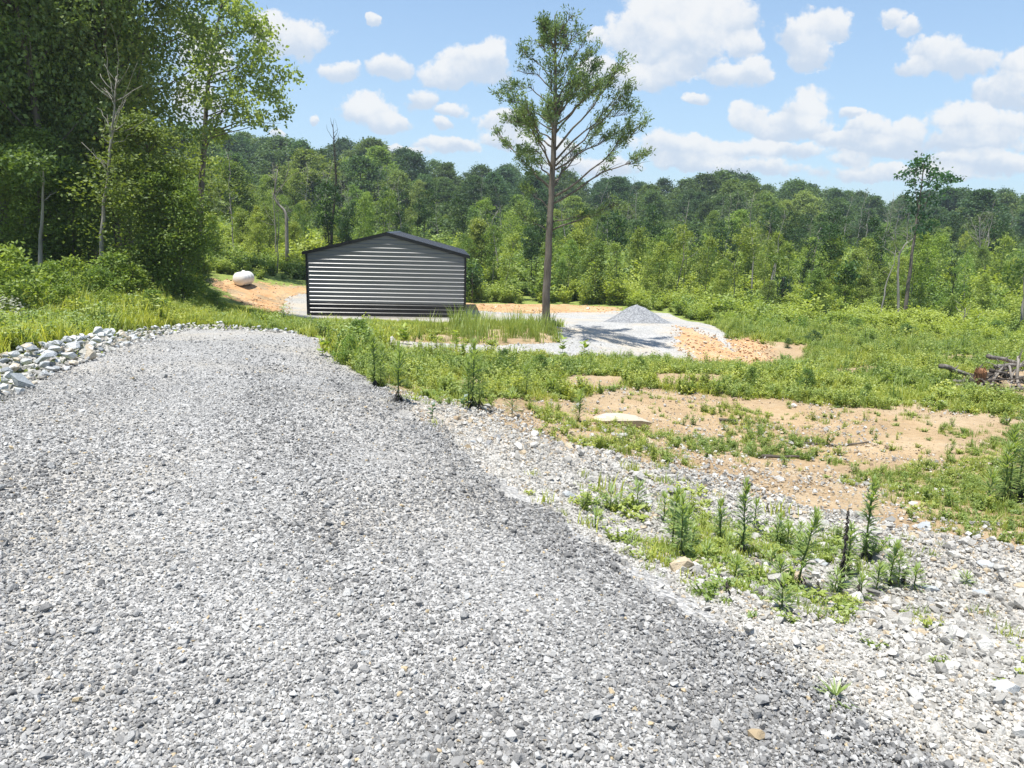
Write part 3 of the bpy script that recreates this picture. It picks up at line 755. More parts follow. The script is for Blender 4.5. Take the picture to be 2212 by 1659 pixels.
for sgn in (-1, 1):
    mb = MB()
    x_r, x_e = SW_ / 2, SW_ / 2 + sgn * (SW_ / 2 + OV)
    z_r, z_e = SE_ + SR_ + 0.05, SE_ + SR_ + 0.05 - sl * (SW_ / 2 + OV)
    nr = 42; V = []; 
    ys_ = np.linspace(-OF, SL_ + OF, nr)
    for i, yy in enumerate(ys_):
        for (o, dy) in ((0.0, 0.0), (0.0, 0.14), (0.018, 0.16), (0.018, 0.19), (0.0, 0.21)):
            y2 = min(yy + dy, SL_ + OF)
            V += [(x_r, y2, z_r + o), (x_e, y2, z_e + o)]
    m_ = len(V) // 2
    mb.add(V, None, [(2 * i, 2 * i + 1, 2 * i + 3, 2 * i + 2) for i in range(m_ - 1)])
    mb.build('roof_panel', M_ROOF, shed)
    # rake trim along the gable edge and the drip edge along the eave
    for y0_, y1_ in ((-OF - 0.03, -OF + 0.03), (SL_ + OF - 0.03, SL_ + OF + 0.03)):
        mb = MB()
        V = [(x_r, y0_, z_r + 0.022), (x_e + sgn * 0.01, y0_, z_e + 0.022), (x_e + sgn * 0.01, y0_, z_e - 0.13), (x_r, y0_, z_r - 0.13)]
        V += [(p[0], y1_, p[2]) for p in V]
        mb.add(V, None, [(0, 1, 2, 3), (4, 7, 6, 5), (0, 4, 5, 1), (1, 5, 6, 2), (2, 6, 7, 3), (3, 7, 4, 0)])
        mb.build('rake_trim', M_BLACK, shed)
    mb = MB(); mb.box((min(x_e - 0.02, x_e + 0.02), -OF + 0.031, z_e - 0.11), (max(x_e - 0.02, x_e + 0.02), SL_ + OF - 0.031, z_e + 0.006)); mb.build('eave_trim', M_BLACK, shed)
    # soffit closing the overhang at the front
    mb = MB(); V = [(x_r, -OF + 0.03, z_r - 0.06), (x_e, -OF + 0.03, z_e - 0.06), (x_e, 0.02, z_e - 0.06), (x_r, 0.02, z_r - 0.06)]
    mb.add(V, None, [(0, 1, 2, 3)]); mb.build('soffit', M_BLACK, shed)
mb = MB(); zr = SE_ + SR_ + 0.075
V = []
for y2 in (-OF - 0.035, SL_ + OF + 0.035):
    V += [(SW_ / 2 - 0.2, y2, zr - 0.2 * sl), (SW_ / 2, y2, zr + 0.006), (SW_ / 2 + 0.2, y2, zr - 0.2 * sl)]
mb.add(V, None, [(0, 1, 4, 3), (1, 2, 5, 4)]); mb.build('ridge_cap', M_ROOF, shed)

# ------------------------------------------------------------------ white tank
g = ground_pt(527, 613, 0)
tank = empty('propane_tank', (g[0], g[1], g[2] - 0.02), math.radians(84))
tag(tank, 'white rounded propane tank lying on orange clay left of the shed', 'tank')
prof = [(0.0, -0.72)] + [(0.37 * math.cos(t), -0.50 - 0.22 * math.sin(t)) for t in np.linspace(math.pi / 2 - 0.25, 0, 7)] + [(0.37, -0.17), (0.374, -0.165), (0.374, -0.15), (0.37, -0.145), (0.37, 0.15), (0.374, 0.155), (0.374, 0.17), (0.37, 0.175)] + [(0.37 * math.cos(t), 0.50 + 0.22 * math.sin(t)) for t in np.linspace(0, math.pi / 2 - 0.25, 7)] + [(0.0, 0.72)]
mb = MB(); V = []; ns = 32
for r_, s_ in prof:
    for q in range(ns):
        an = 2 * math.pi * q / ns; V.append((s_, r_ * math.cos(an), 0.40 + r_ * math.sin(an)))
F = [(i * ns + q, i * ns + (q + 1) % ns, (i + 1) * ns + (q + 1) % ns, (i + 1) * ns + q) for i in range(len(prof) - 1) for q in range(ns)]
mb.add(V, None, F); mb.build('shell', M_TANK, tank, True)
for s_ in (-0.34, 0.34):
    mb = MB(); mb.box((s_ - 0.03, -0.2, 0.0), (s_ + 0.03, 0.2, 0.09)); mb.build('foot', M_STEEL, tank)
mb = MB(); mb.tube([(0.02, 0, 0.74), (0.02, 0, 0.82), (0.02, 0, 0.835)], [0.09, 0.09, 0.05], 12); mb.build('valve_cover', M_TANK, tank, True)

# ------------------------------------------------------------------ gravel pile
g = ground_pt(1378, 700, 0)
R_ = np.linspace(0, 1, 22); T_ = np.linspace(0, 2 * np.pi, 64, endpoint=False)
RR, TT = np.meshgrid(R_, T_, indexing='ij')
X = RR * np.cos(TT) * 1.55; Y = RR * np.sin(TT) * 1.1
H = 0.84 * np.clip(1 - (np.hypot((X + 0.10 * (1 - RR)) / 1.42, Y / 1.1)), 0, 1) ** 1.12
H = H * (0.9 + 0.2 * fbm(X + 5, Y + 9, 2.0, 71)) + (fbm(X + 40, Y, 7.0, 72) - 0.5) * 0.07 * (1 - RR)
H = H - 0.10 * np.clip((H - 0.60) / 0.2, 0, 1)
Zg = hgt(X + g[0], Y + g[1]) - g[2] + 0.015
V = np.stack([X, Y, H + Zg - 0.08 * (RR > 0.99)], -1).reshape(-1, 3); nt = len(T_)
F = [(i * nt + q, (i + 1) * nt + q, (i + 1) * nt + (q + 1) % nt, i * nt + (q + 1) % nt) for i in range(len(R_) - 1) for q in range(nt)]
o = link(bpy.data.objects.new('gravel_pile', make_mesh('gravel_pile', V, [np.array(F)], M_HEAP, None, True)))
o.location = g; tag(o, 'low cone of blue grey gravel heaped on the pad right of the pine', 'gravel pile')

# ------------------------------------------------------------------ tree builders
def add_clump(mb, c, rad, n, ls, r=rng, flat=0.7, tint=(0.0, 1.0), upb=0.5):
    P = c + r.normal(size=(n, 3)) * np.array([rad, rad, rad * flat]) * 0.55
    A = unit(r.normal(size=(n, 3)) + np.array([0, 0, -0.15]))
    Nn = unit(r.normal(size=(n, 3)) + np.array([0, 0, upb * 2]))
    t0 = r.uniform(0.0, 0.4)
    t = np.clip(tint[0] + (tint[1] - tint[0]) * (t0 + 0.6 * r.random(n)), 0, 1)
    l_ = ls * r.uniform(0.7, 1.3, n)
    mb.leaves(P, A, Nn, l_, l_ * r.uniform(0.5, 0.75, n), t)
def curve(a, b, n=5, sag=0.12, r=rng):
    t = np.linspace(0, 1, n)[:, None]; L = np.linalg.norm(b - a)
    off = r.normal(size=3) * sag * L * 0.5
    return a + (b - a) * t + off * (t * (1 - t)) * 2 + r.normal(size=(n, 3)) * L * 0.015 * (t * (1 - t)) * 4
def trunk_line(h, r, lean=0.05, n=9, wob=0.02):
    t = np.linspace(0, 1, n)
    lx, ly = r.normal(0, lean, 2)
    wx, wy = np.cumsum(r.normal(0, wob, (2, n)), 1)
    return np.stack([(lx * t + wx * t) * h, (ly * t + wy * t) * h, t * h], 1)
def along(L, f):
    f = np.clip(f, 0, 1) * (len(L) - 1); i = int(min(f, len(L) - 2)); return L[i] + (L[i + 1] - L[i]) * (f - i)
def broadleaf(seed, h, cb, R, ls, nclump, nleaf, crad=0.8, tr=0.12, peak=0.5, lean=0.04, vine=0.0, nlimb=14, stick=1.0):
    """a trunk with limbs and a crown of leaf clumps; returns the two meshes"""
    r = np.random.default_rng(seed)
    T, Cn = MB(), MB()
    tl = trunk_line(h * 0.93, r, lean)
    T.tube(tl, tr * (1 - 0.85 * np.linspace(0, 1, len(tl))) * np.where(np.arange(len(tl)) == 0, 1.3, 1), 7)
    cl = []
    lob = r.uniform(0.6, 1.35, 9)
    for i in range(nclump):
        t = r.uniform(0, 1) ** 0.85
        an = r.uniform(0, 2 * np.pi)
        prof = (math.sin(math.pi * min(t / (2 * peak), 1) / 1.0) if t < peak else math.cos((t - peak) / (1 - peak) * math.pi / 2)) ** 0.7 if 0 < t < 1 else 0.05
        prof = max(prof, 0.12) if t < peak else prof
        rr = R * prof * math.sqrt(r.uniform(0.12, 1.0)) * lob[int(an / (2 * np.pi) * 9) % 9] * r.uniform(0.8, 1.1)
        z = h * (cb + (1 - cb) * t)
        base = along(tl, z / (h * 0.93))
        cl.append((np.array([base[0] + rr * math.cos(an), base[1] + rr * math.sin(an), z]), t))
    for i, (c, t) in enumerate(cl):
        add_clump(Cn, c, crad * r.uniform(0.55, 1.2) * (1.1 - 0.4 * t), int(nleaf * r.uniform(0.6, 1.3)), ls, r)
    for i in range(min(nlimb, len(cl))):
        c, t = cl[i]
        st = along(tl, max(0.05, (c[2] - 0.35 * np.hypot(c[0], c[1]) - 0.06 * h) / (h * 0.93)))
        T.tube(curve(st, c, 5, 0.15, r), np.linspace(tr * 0.34, tr * 0.06, 5) * stick, 5)
    if vine > 0:
        m_ = int(vine * 60)
        for i in range(m_):
            f = r.uniform(0, 0.75); p = along(tl, f); an = r.uniform(0, 6.28)
            add_clump(Cn, p + np.array([math.cos(an), math.sin(an), 0]) * (tr * 1.2 + 0.12), 0.26, int(nleaf * 0.35), ls * 0.8, r, 1.2, (0, 0.25))
    return T, Cn
def bare_tree(seed, h, tr=0.08, nb=12, lean=0.08, start=0.4, blen=0.3, upward=0.8):
    r = np.random.default_rng(seed); T = MB()
    tl = trunk_line(h, r, lean, 10, 0.025)
    T.tube(tl, tr * (1 - 0.9 * np.linspace(0, 1, 10)), 6)
    for i in range(nb):
        f = r.uniform(start, 0.97); a = along(tl, f); an = r.uniform(0, 6.28); L = h * blen * r.uniform(0.4, 1) * (1.15 - f)
        d = unit(np.array([math.cos(an), math.sin(an), upward * r.uniform(0.4, 1.5)])); b = a + d * L
        cv = curve(a, b, 5, 0.25, r); T.tube(cv, np.linspace(tr * 0.4 * (1.1 - f), tr * 0.05, 5), 4)
        for j in range(4):
            q = along(cv, r.uniform(0.3, 1)); d2 = unit(d + r.normal(0, 0.6, 3)); T.tube(curve(q, q + d2 * L * r.uniform(0.2, 0.5), 4, 0.25, r), np.linspace(tr * 0.13, tr * 0.03, 4), 3)
    return T
def conifer(seed, h, R, ls, n, tr=0.1):
    r = np.random.default_rng(seed); T, Cn = MB(), MB()
    tl = trunk_line(h, r, 0.02, 8, 0.008); T.tube(tl, tr * (1 - 0.92 * np.linspace(0, 1, 8)), 7)
    for i in range(n):
        t = r.uniform(0, 1) ** 1.25; an = r.uniform(0, 6.28)
        L = R * (1 - t) ** 0.75 * r.uniform(0.55, 1.12) + 0.12
        a = along(tl, 0.05 + 0.93 * t); b = a + np.array([math.cos(an) * L, math.sin(an) * L, L * r.uniform(-0.1, 0.45)])
        if i % 6 == 0: T.tube(curve(a, b, 4, 0.1, r), np.linspace(tr * 0.22, 0.008, 4), 4)
        for q in range(3):
            f = r.uniform(0.45, 1.05); c = a + (b - a) * f
            add_clump(Cn, c, 0.30 * (1.2 - 0.6 * t), 15, ls, r, 0.8, (0, 1), 0.15)
    return T, Cn

class Kind:
    """a tree built once; further ones share its mesh data"""
    def __init__(s, T, Cn, bark, leaf):
        s.t = T.mesh('trunk', bark, True); s.c = Cn.mesh('crown', leaf) if Cn is not None else None
        vs = np.concatenate(T.V + (Cn.V if Cn is not None else [])); s.h = vs[:, 2].max()
def plant(kind, name, label, cat, loc, height=None, sc=None, rz=None, color=(0.06, 0.11, 0.025), group=None, wide=1.0):
    f = sc if sc else height / kind.h
    e = empty(name, loc, random.uniform(0, 6.28) if rz is None else rz, (f * wide, f * wide, f))
    tag(e, label, cat, group)
    t = link(bpy.data.objects.new('trunk', kind.t), e); t.color = (*color, 1)
    if kind.c is not None:
        c = link(bpy.data.objects.new('crown', kind.c), e); c.color = (*color, 1)
    return e
def jit(c, a=0.18):
    f = 1 + random.uniform(-a, a); return (c[0] * f * random.uniform(0.9, 1.1), c[1] * f, c[2] * f * random.uniform(0.85, 1.2))

K_WOOD = [Kind(*broadleaf(100 + i, 14.0, (0.10, 0.20, 0.14, 0.24, 0.17)[i], 2.6, 0.118, 175, 170, 0.80, 0.14, 0.55, 0.02, 0.0, 26), M_BARK, M_LEAF) for i in range(5)]
K_OAK = [Kind(*broadleaf(200 + i, 12.0, 0.06, 4.0, 0.36, 165, 66, 1.2, 0.18, 0.42, 0.03), M_BARK_DARK, M_LEAF) for i in range(6)]
K_YOUNG = [Kind(*broadleaf(300 + i, 7.0, 0.14, 1.45, 0.185, 84, 58, 0.66, 0.07, 0.42, 0.06, 0.0, 12), M_BARK, M_LEAF) for i in range(7)]
K_VINE = [Kind(*broadleaf(400 + i, 7.5, 0.55, 1.1, 0.18, 28, 44, 0.6, 0.07, 0.55, 0.07, 0.75, 8), M_BARK_DARK, M_LEAF) for i in range(4)]
K_THIN = [Kind(*broadleaf(500 + i, 7.5, 0.36, 1.3, 0.17, 48, 46, 0.62, 0.05, 0.55, 0.08, 0.0, 12), M_BARK_PALE, M_LEAF) for i in range(6)]
K_DEAD = [Kind(bare_tree(600 + i, 7.0, 0.06, 12, 0.07), None, M_BARK_PALE, None) for i in range(5)]
K_SHRUB = [Kind(*broadleaf(700 + i, 1.6, 0.06, 0.72, 0.085, 40, 64, 0.30, 0.03, 0.42, 0.05, 0, 10), M_BARK, M_LEAF) for i in range(4)]

# ------------------------------------------------------------------ far and middle forest
SKY_X = [300, 380, 430, 560, 640, 700, 860, 900, 1000, 1100, 1200, 1300, 1400, 1480, 1540, 1600, 1640, 1700, 1740, 1800, 1900, 1980, 2060, 2130, 2212, 2400]
SKY_Y = [262, 262, 262, 285, 296, 290, 300, 326, 345, 352, 362, 376, 378, 386, 362, 365, 384, 384, 388, 400, 412, 412, 396, 390, 408, 415]
LAND = [(430, 'beyond left wood'), (655, 'beyond the white tank'), (835, 'above left half of shed roof'), (1008, 'above right half of shed roof'),
        (1175, 'between shed and pine'), (1310, 'just right of pine'), (1450, 'behind the gravel pile'), (1650, 'behind the clay bank'), (1900, 'behind open green field'), (2060, 'beside tall lone tree'), (9999, 'behind the log pile')]
todo = []
def region(px): return next(n for a, n in LAND if px < a)
def forest(n, ya, yb, kinds, name, cat, group, layer, color_of, top_of, xr=(330, 2290), wide=(0.9, 1.2), sep=0.6):
    placed = []; tries = 0
    while len(placed) < n and tries < n * 60:
        tries += 1
        px = random.uniform(*xr); Y = random.uniform(ya, yb)
        x = float(ray(px, 500)[0]) * Y
        if any((x - a) ** 2 + (Y - b) ** 2 < (sep * c) ** 2 for a, b, c in placed): continue
        z = hz(x, Y)
        h = top_of(px, Y, z)
        if h is None or h < 1.5: continue
        placed.append((x, Y, h * 0.5))
        ki = random.randrange(len(kinds)); col, word = color_of(px, Y)
        e = plant(kinds[ki], name, None, cat, (x, Y, z - 0.1), h, None, None, jit(col), group, random.uniform(*wide))
        todo.append((e, px, Y, layer, region(px), word, cat))
def top_sky(lo, hi):
    def f(px, Y, z):
        b = float(ray(px, np.interp(px, SKY_X, SKY_Y) + random.uniform(lo, hi))[1]) * Y
        return b - z
    return f
dark = lambda px, Y: random.choice([((0.050, 0.094, 0.044), 'dark green'), ((0.064, 0.112, 0.046), 'deep green'), ((0.088, 0.142, 0.048), 'mid green')])
mid = lambda px, Y: random.choice([((0.112, 0.172, 0.052), 'mid green'), ((0.150, 0.212, 0.058), 'fresh green'), ((0.082, 0.136, 0.046), 'dark green')])
light = lambda px, Y: random.choice([((0.175, 0.245, 0.058), 'light green'), ((0.205, 0.265, 0.062), 'yellow green'), ((0.135, 0.200, 0.052), 'fresh green')])
forest(88, 148, 188, K_OAK, 'forest_tree', 'tree', 'trees along the wooded skyline', 'on the skyline', dark, top_sky(-6, 16), sep=0.28, wide=(1.1, 1.5))
forest(84, 110, 150, K_OAK, 'forest_tree', 'tree', 'full crowned trees high on the wooded slope', 'high on the slope', lambda px, Y: random.choice([dark(px, Y), mid(px, Y)]), top_sky(10, 62), sep=0.28, wide=(1.1, 1.5))
forest(74, 74, 112, K_OAK[:3] + K_YOUNG, 'young_tree', 'tree', 'trees halfway up the wooded slope', 'halfway up the slope', lambda px, Y: random.choice([mid(px, Y), light(px, Y)]), top_sky(55, 135), sep=0.3, wide=(1.0, 1.4))
front = lambda lo, hi: (lambda px, Y, z: random.uniform(lo, hi))
forest(78, 54, 80, K_YOUNG + K_THIN + K_THIN, 'young_tree', 'tree', 'young trees low on the wooded slope', 'low on the slope', light, top_sky(95, 195), sep=0.3, wide=(0.7, 1.05))
def low_front(px, Y, z): return random.uniform(2.8, 5.6) if px > 1010 else random.uniform(2.6, 4.2)
forest(40, 46, 58, K_THIN + K_YOUNG[:2], 'sapling', 'sapling', 'slim saplings at the foot of the slope', 'at the slope foot', light, low_front, xr=(980, 2260), sep=0.4)
forest(9, 50, 60, K_YOUNG, 'sapling', 'sapling', 'slim saplings at the foot of the slope', 'at the slope foot', light, low_front, xr=(455, 655), sep=0.4)
forest(46, 48, 84, K_VINE, 'vine_covered_tree', 'tree', 'slender trees wrapped in dark vines', 'among slope saplings', lambda px, Y: ((0.034, 0.070, 0.024), 'dark vine wrapped'), lambda px, Y, z: random.uniform(4.0, 6.6), xr=(640, 2270), sep=0.5)
forest(52, 48, 110, K_DEAD, 'dead_tree', 'dead tree', 'bare pale dead trees in the forest', 'among green trees', lambda px, Y: ((0.3, 0.3, 0.3), 'pale bare dead'), lambda px, Y, z: random.uniform(5.0, 8.0) * (0.8 + Y / 260), xr=(470, 2260), sep=0.4, wide=(0.8, 1.1))
forest(16, 40, 48, K_YOUNG, 'sapling', 'sapling', 'slim saplings at the edge of the right field', 'at the field edge', light, lambda px, Y, z: random.uniform(1.6, 3.4), xr=(1560, 2300), sep=0.5)
groups = {}
for it in todo: groups.setdefault((it[3], it[4], it[5], it[6]), []).append(it)
ORD = ['first', 'second', 'third', 'fourth', 'fifth', 'sixth', 'seventh', 'eighth', 'ninth', 'tenth', 'eleventh', 'twelfth']
for (layer, reg, word, cat), its in groups.items():
    its.sort(key=lambda q: q[1])
    for i, it in enumerate(its):
        noun = {'dead tree': 'tree'}.get(cat, cat)
        lab = '%s %s %s %s' % (word, noun, layer, reg)
        if len(its) > 1: lab += ', ' + (ORD[min(i, 11)] + ' from left' if i else 'leftmost')
        it[0]['label'] = lab

# ------------------------------------------------------------------ trees with a look of their own
def px_tree(name, label, cat, Y, trunk_px, tr, clumps=(), limbs=(), bark=None, leaf=None, color=(0.06, 0.11, 0.03), ls=0.2, seed=1, base_z=None, depth=1.0, dens=1.0, flat=0.75, twigs=0):
    """trunk_px: polyline of photograph points at depth Y; clumps: (px, py, radius px, leaves)"""
    r = np.random.default_rng(seed)
    L = np.array([pt(a, b, Y) for a, b in trunk_px])
    x0, y0 = L[0][0], L[0][1]; z0 = hz(x0, y0) - 0.12
    if base_z is not None or True: L[0][2] = min(L[0][2], z0) if L[0][2] < z0 + 1.0 else z0
    if trunk_px[0][1] - 0 and L[1][2] <= L[0][2]: L[0][2] = L[1][2] - 0.5
    org = np.array([x0, y0, L[0][2]]); L = L - org
    tt = np.linspace(0, 1, 14); L = np.stack([np.interp(tt, np.linspace(0, 1, len(L)), L[:, i]) for i in range(3)], 1)
    L[1:-1] += r.normal(0, 0.012, (12, 3)) * np.array([1, 1, 0])
    e = empty(name, org); tag(e, label, cat)
    T, Cn = MB(), MB()
    T.tube(L, tr * (1 - 0.82 * tt) * np.where(tt < 0.05, 1.25, 1), 10)
    Hh = L[-1][2]
    m = Y / FPX
    for lm in limbs:
        pts = np.array([pt(a, b, Y) for a, b in lm]) - org
        dy = r.uniform(-1, 1) * depth * np.linalg.norm(pts[-1] - pts[0]) * 0.6
        s = np.linspace(0, 1, 8); P = np.stack([np.interp(s, np.linspace(0, 1, len(pts)), pts[:, i]) for i in range(3)], 1)
        P[:, 1] += dy * s; P[1:] += r.normal(0, 0.02, (7, 3))
        fr = max(0.12, 1 - pts[0][2] / max(Hh, 0.1)); T.tube(P, np.linspace(tr * 0.30 * (0.4 + fr), tr * 0.04, 8), 6)
    for (a, b, rp, nl) in clumps:
        c = pt(a, b, Y) - org; c[1] += r.uniform(-1, 1) * depth
        rad = rp * m
        for q in range(5):
            add_clump(Cn, c + r.normal(0, 0.42, 3) * rad * np.array([1, 1, 0.8]), rad * 0.62, int(nl * dens / 5), ls, r, flat)
        st = along(L, max(0.08, (c[2] - 0.5 * abs(c[0] - along(L, c[2] / Hh)[0]) - 0.3) / Hh))
        T.tube(curve(st, c, 6, 0.12, r), np.linspace(tr * 0.22, tr * 0.03, 6), 5)
    for q in range(twigs):
        f = r.uniform(0.5, 1.0); a_ = along(L, f); d_ = unit(np.array([r.normal(), r.normal(), 0.9]))
        T.tube(curve(a_, a_ + d_ * r.uniform(0.3, 1.0), 4, 0.2, r), np.linspace(tr * 0.18, 0.006, 4), 4)
    t = T.build('trunk', bark, e, True)
    if Cn.V:
        c = Cn.build('crown', leaf, e); c.color = (*color, 1)
    return e
# tall pale-leaved tree at the right-hand end of the left wood
syc = [(450, 50, 44, 420), (500, 28, 46, 480), (545, 58, 40, 400), (470, 5, 40, 360), (520, -10, 40, 360), (520, 105, 44, 420), (470, 105, 46, 420), (575, 125, 36, 300), (602, 158, 24, 170), (545, 150, 40, 330),
       (440, 135, 36, 300), (455, 175, 34, 240), (500, 178, 34, 250), (565, 192, 34, 230), (600, 205, 22, 130), (535, 222, 40, 300), (578, 240, 38, 320), (500, 216, 28, 160), (462, 222, 26, 140),
       (598, 232, 22, 130), (560, 262, 26, 110), (450, 285, 30, 200), (430, 310, 26, 170), (470, 282, 24, 130), (415, 60, 26, 160), (520, 262, 20, 70), (440, 345, 24, 130)]
px_tree('broad_leaved_tree', 'tall bright yellow green tree with open crown at right end of left wood', 'tree', 45, [(424, 560), (433, 440), (440, 330), (446, 220), (462, 90), (480, 0)], 0.22, syc,
        [[(440, 330), (470, 230), (500, 160), (515, 60)], [(444, 250), (480, 180), (540, 100)], [(440, 290), (500, 255), (570, 250)]], M_BARK, M_LEAF, (0.215, 0.285, 0.085), 0.235, 11, depth=1.5)
# dead pale trunk leaning in front of the wood
px_tree('dead_tree', 'tall thin pale dead trunk with tangled bare top before the left wood', 'dead tree', 21.5, [(214, 612), (219, 520), (226, 430), (238, 330), (246, 245), (252, 170)], 0.068,
        limbs=[[(238, 330), (262, 270), (300, 200), (330, 150)], [(242, 290), (222, 250), (200, 230)], [(246, 250), (275, 215), (300, 195)], [(248, 215), (225, 150), (215, 90)], [(250, 190), (268, 120), (262, 60)], [(232, 370), (215, 345), (205, 320)], [(240, 310), (268, 300), (290, 285)], [(240, 310), (225, 300), (232, 260)]],
        bark=M_BARK_PALE, leaf=M_LEAF, seed=12, twigs=26, depth=0.6)
px_tree('slim_tree', 'slim pale grey trunk standing in dark shade at far left of wood', 'tree', 21, [(83, 612), (86, 560), (88, 500), (92, 420), (95, 340)], 0.075, [(95, 400, 34, 180), (80, 350, 38, 200), (120, 360, 36, 200)], bark=M_BARK_PALE, leaf=M_LEAF, color=(0.085, 0.135, 0.04), ls=0.12, dens=2.2, seed=13)
px_tree('slim_tree', 'thin grey brown trunk between the pale trunk and the far left one', 'tree', 23, [(158, 606), (158, 540), (156, 470), (160, 380)], 0.06, [(160, 420, 36, 180), (175, 370, 36, 180), (140, 390, 30, 150)], bark=M_BARK, leaf=M_LEAF, color=(0.08, 0.13, 0.04), ls=0.12, dens=2.2, seed=14)
# lone tall tree rising out of the right-hand scrub
tall = [(1992, 352, 30, 150), (2018, 345, 24, 120), (1978, 372, 22, 100), (2035, 378, 26, 120), (2050, 385, 16, 70), (2005, 388, 28, 140), (1985, 410, 24, 120), (2025, 405, 20, 80), (1990, 440, 22, 110), (2000, 470, 20, 90), (1975, 465, 16, 70), (1985, 500, 14, 60), (2010, 430, 20, 80)]
px_tree('tall_tree', 'tall slender lone tree with small feathery crown above the right skyline', 'tree', 42, [(1952, 703), (1962, 620), (1970, 545), (1980, 480), (1988, 420), (1996, 350)], 0.12, tall,
        [[(1980, 490), (2000, 440), (2020, 390)], [(1984, 450), (1975, 400), (1980, 360)]], M_BARK, M_LEAF, (0.042, 0.100, 0.050), 0.2, 15, depth=0.5)
px_tree('dead_tree', 'pale bare bent trunk left of the lone tall tree', 'dead tree', 41.5, [(1941, 698), (1940, 640), (1940, 580), (1944, 545), (1958, 525), (1972, 515)], 0.085, limbs=[[(1943, 550), (1935, 530), (1930, 510)], [(1950, 535), (1965, 532), (1980, 528)]], bark=M_BARK_PALE, seed=16, twigs=6, depth=0.3)
px_tree('dead_tree', 'slanting pale trunk leaning left beside the bent pale trunk', 'dead tree', 40, [(1898, 690), (1908, 650), (1918, 600), (1930, 572), (1935, 540)], 0.05, limbs=[[(1920, 595), (1908, 585), (1900, 580)]], bark=M_BARK_PALE, seed=17, twigs=5, depth=0.2)
px_tree('dead_tree', 'silvery dead tree with fan of bare twigs right of lone tall tree', 'dead tree', 60, [(2126, 640), (2124, 600), (2120, 560), (2116, 520), (2117, 470)], 0.10,
        limbs=[[(2119, 540), (2100, 505), (2092, 480)], [(2117, 525), (2110, 490), (2104, 462)], [(2118, 530), (2130, 495), (2140, 462)], [(2119, 545), (2140, 515), (2152, 480)], [(2117, 510), (2122, 480), (2128, 455)], [(2118, 520), (2095, 495), (2088, 465)]], bark=M_BARK_PALE, seed=18, twigs=40, depth=0.6)
px_tree('dead_tree', 'white forked dead trunk near right picture edge by the log pile', 'dead tree', 36, [(2066, 740), (2075, 715), (2082, 690), (2086, 665)], 0.07, limbs=[[(2078, 705), (2084, 730), (2086, 742)], [(2082, 690), (2092, 672), (2096, 655)]], bark=M_BARK_PALE, seed=19, twigs=4, depth=0.2)
px_tree('slim_tree', 'pale trunk at the extreme right picture edge', 'tree', 37, [(2204, 715), (2208, 680), (2211, 640), (2213, 590)], 0.10, [(2212, 590, 30, 150), (2196, 570, 26, 120), (2225, 560, 30, 130)], bark=M_BARK_PALE, leaf=M_LEAF, color=(0.07, 0.12, 0.03), seed=20)
px_tree('dead_tree', 'tall thin dark dead tree rising behind the left end of the shed roof', 'dead tree', 52, [(712, 535), (716, 490), (723, 440), (726, 390), (722, 330), (719, 268)], 0.115, limbs=[[(724, 420), (730, 370), (727, 320)], [(720, 300), (710, 285), (706, 270)], [(721, 320), (732, 300), (735, 285)], [(720, 310), (728, 280), (724, 258)]], bark=M_BARK_DARK, seed=21, twigs=22, depth=0.4)
px_tree('dead_tree', 'crooked white dead tree with long bare branch left of shed roof', 'dead tree', 50, [(619, 508), (619, 480), (617, 458), (600, 440), (592, 425), (596, 390), (600, 365)], 0.13,
        limbs=[[(594, 430), (610, 400), (630, 378), (670, 365)], [(596, 395), (588, 370), (590, 350)], [(605, 445), (600, 430), (590, 420)], [(612, 395), (626, 360), (618, 335), (622, 310)]], bark=M_BARK_PALE, seed=22, twigs=14, depth=0.3)
px_tree('dead_tree', 'pale twisted bare trunk showing between the shed and the pine', 'dead tree', 56, [(1076, 600), (1075, 560), (1068, 520), (1062, 480), (1075, 455)], 0.09, limbs=[[(1066, 505), (1052, 480), (1048, 455)], [(1070, 530), (1082, 500), (1086, 470)]], bark=M_BARK_PALE, seed=23, twigs=8, depth=0.3)
px_tree('dead_tree', 'short white snag zigzagging upward in the right scrub', 'dead tree', 58, [(1756, 560), (1760, 540), (1768, 525), (1766, 505), (1775, 490)], 0.10, limbs=[[(1767, 515), (1760, 500), (1758, 492)]], bark=M_BARK_PALE, seed=24, twigs=3, depth=0.2)
px_tree('slim_tree', 'straight slanting white trunk low in scrub left of open green patch', 'tree', 46, [(1660, 625), (1667, 600), (1674, 570), (1678, 560)], 0.08, [(1680, 556, 18, 90)], bark=M_BARK_PALE, leaf=M_LEAF, color=(0.08, 0.13, 0.03), seed=25)
px_tree('evergreen_bush', 'dark narrow vine smothered stump among bright scrub right of clay bank', 'tree', 47, [(1690, 672), (1690, 640), (1692, 600)], 0.10, [(1692, 625, 16, 260), (1690, 645, 16, 260), (1688, 662, 14, 200), (1694, 608, 14, 200)], bark=M_BARK_DARK, leaf=M_LEAF, color=(0.022, 0.052, 0.022), ls=0.16, seed=26, depth=0.3)
px_tree('sapling', 'small umbrella shaped sapling alone on the bright scrub right of centre', 'sapling', 45, [(1825, 655), (1826, 620), (1827, 585)], 0.05, [(1826, 588, 20, 170), (1812, 600, 14, 90), (1842, 602, 14, 90), (1828, 575, 13, 90)], bark=M_BARK, leaf=M_LEAF, color=(0.060, 0.120, 0.035), seed=27, depth=0.3)
px_tree('dark_shrub', 'dark leafy shrub just right of the shed front corner', 'shrub', 47, [(1020, 628), (1020, 600), (1020, 580)], 0.06, [(1018, 600, 20, 300), (1030, 610, 18, 260), (1016, 618, 18, 260), (1022, 580, 14, 150)], bark=M_BARK, leaf=M_LEAF, color=(0.040, 0.085, 0.028), ls=0.17, seed=28, depth=0.5)

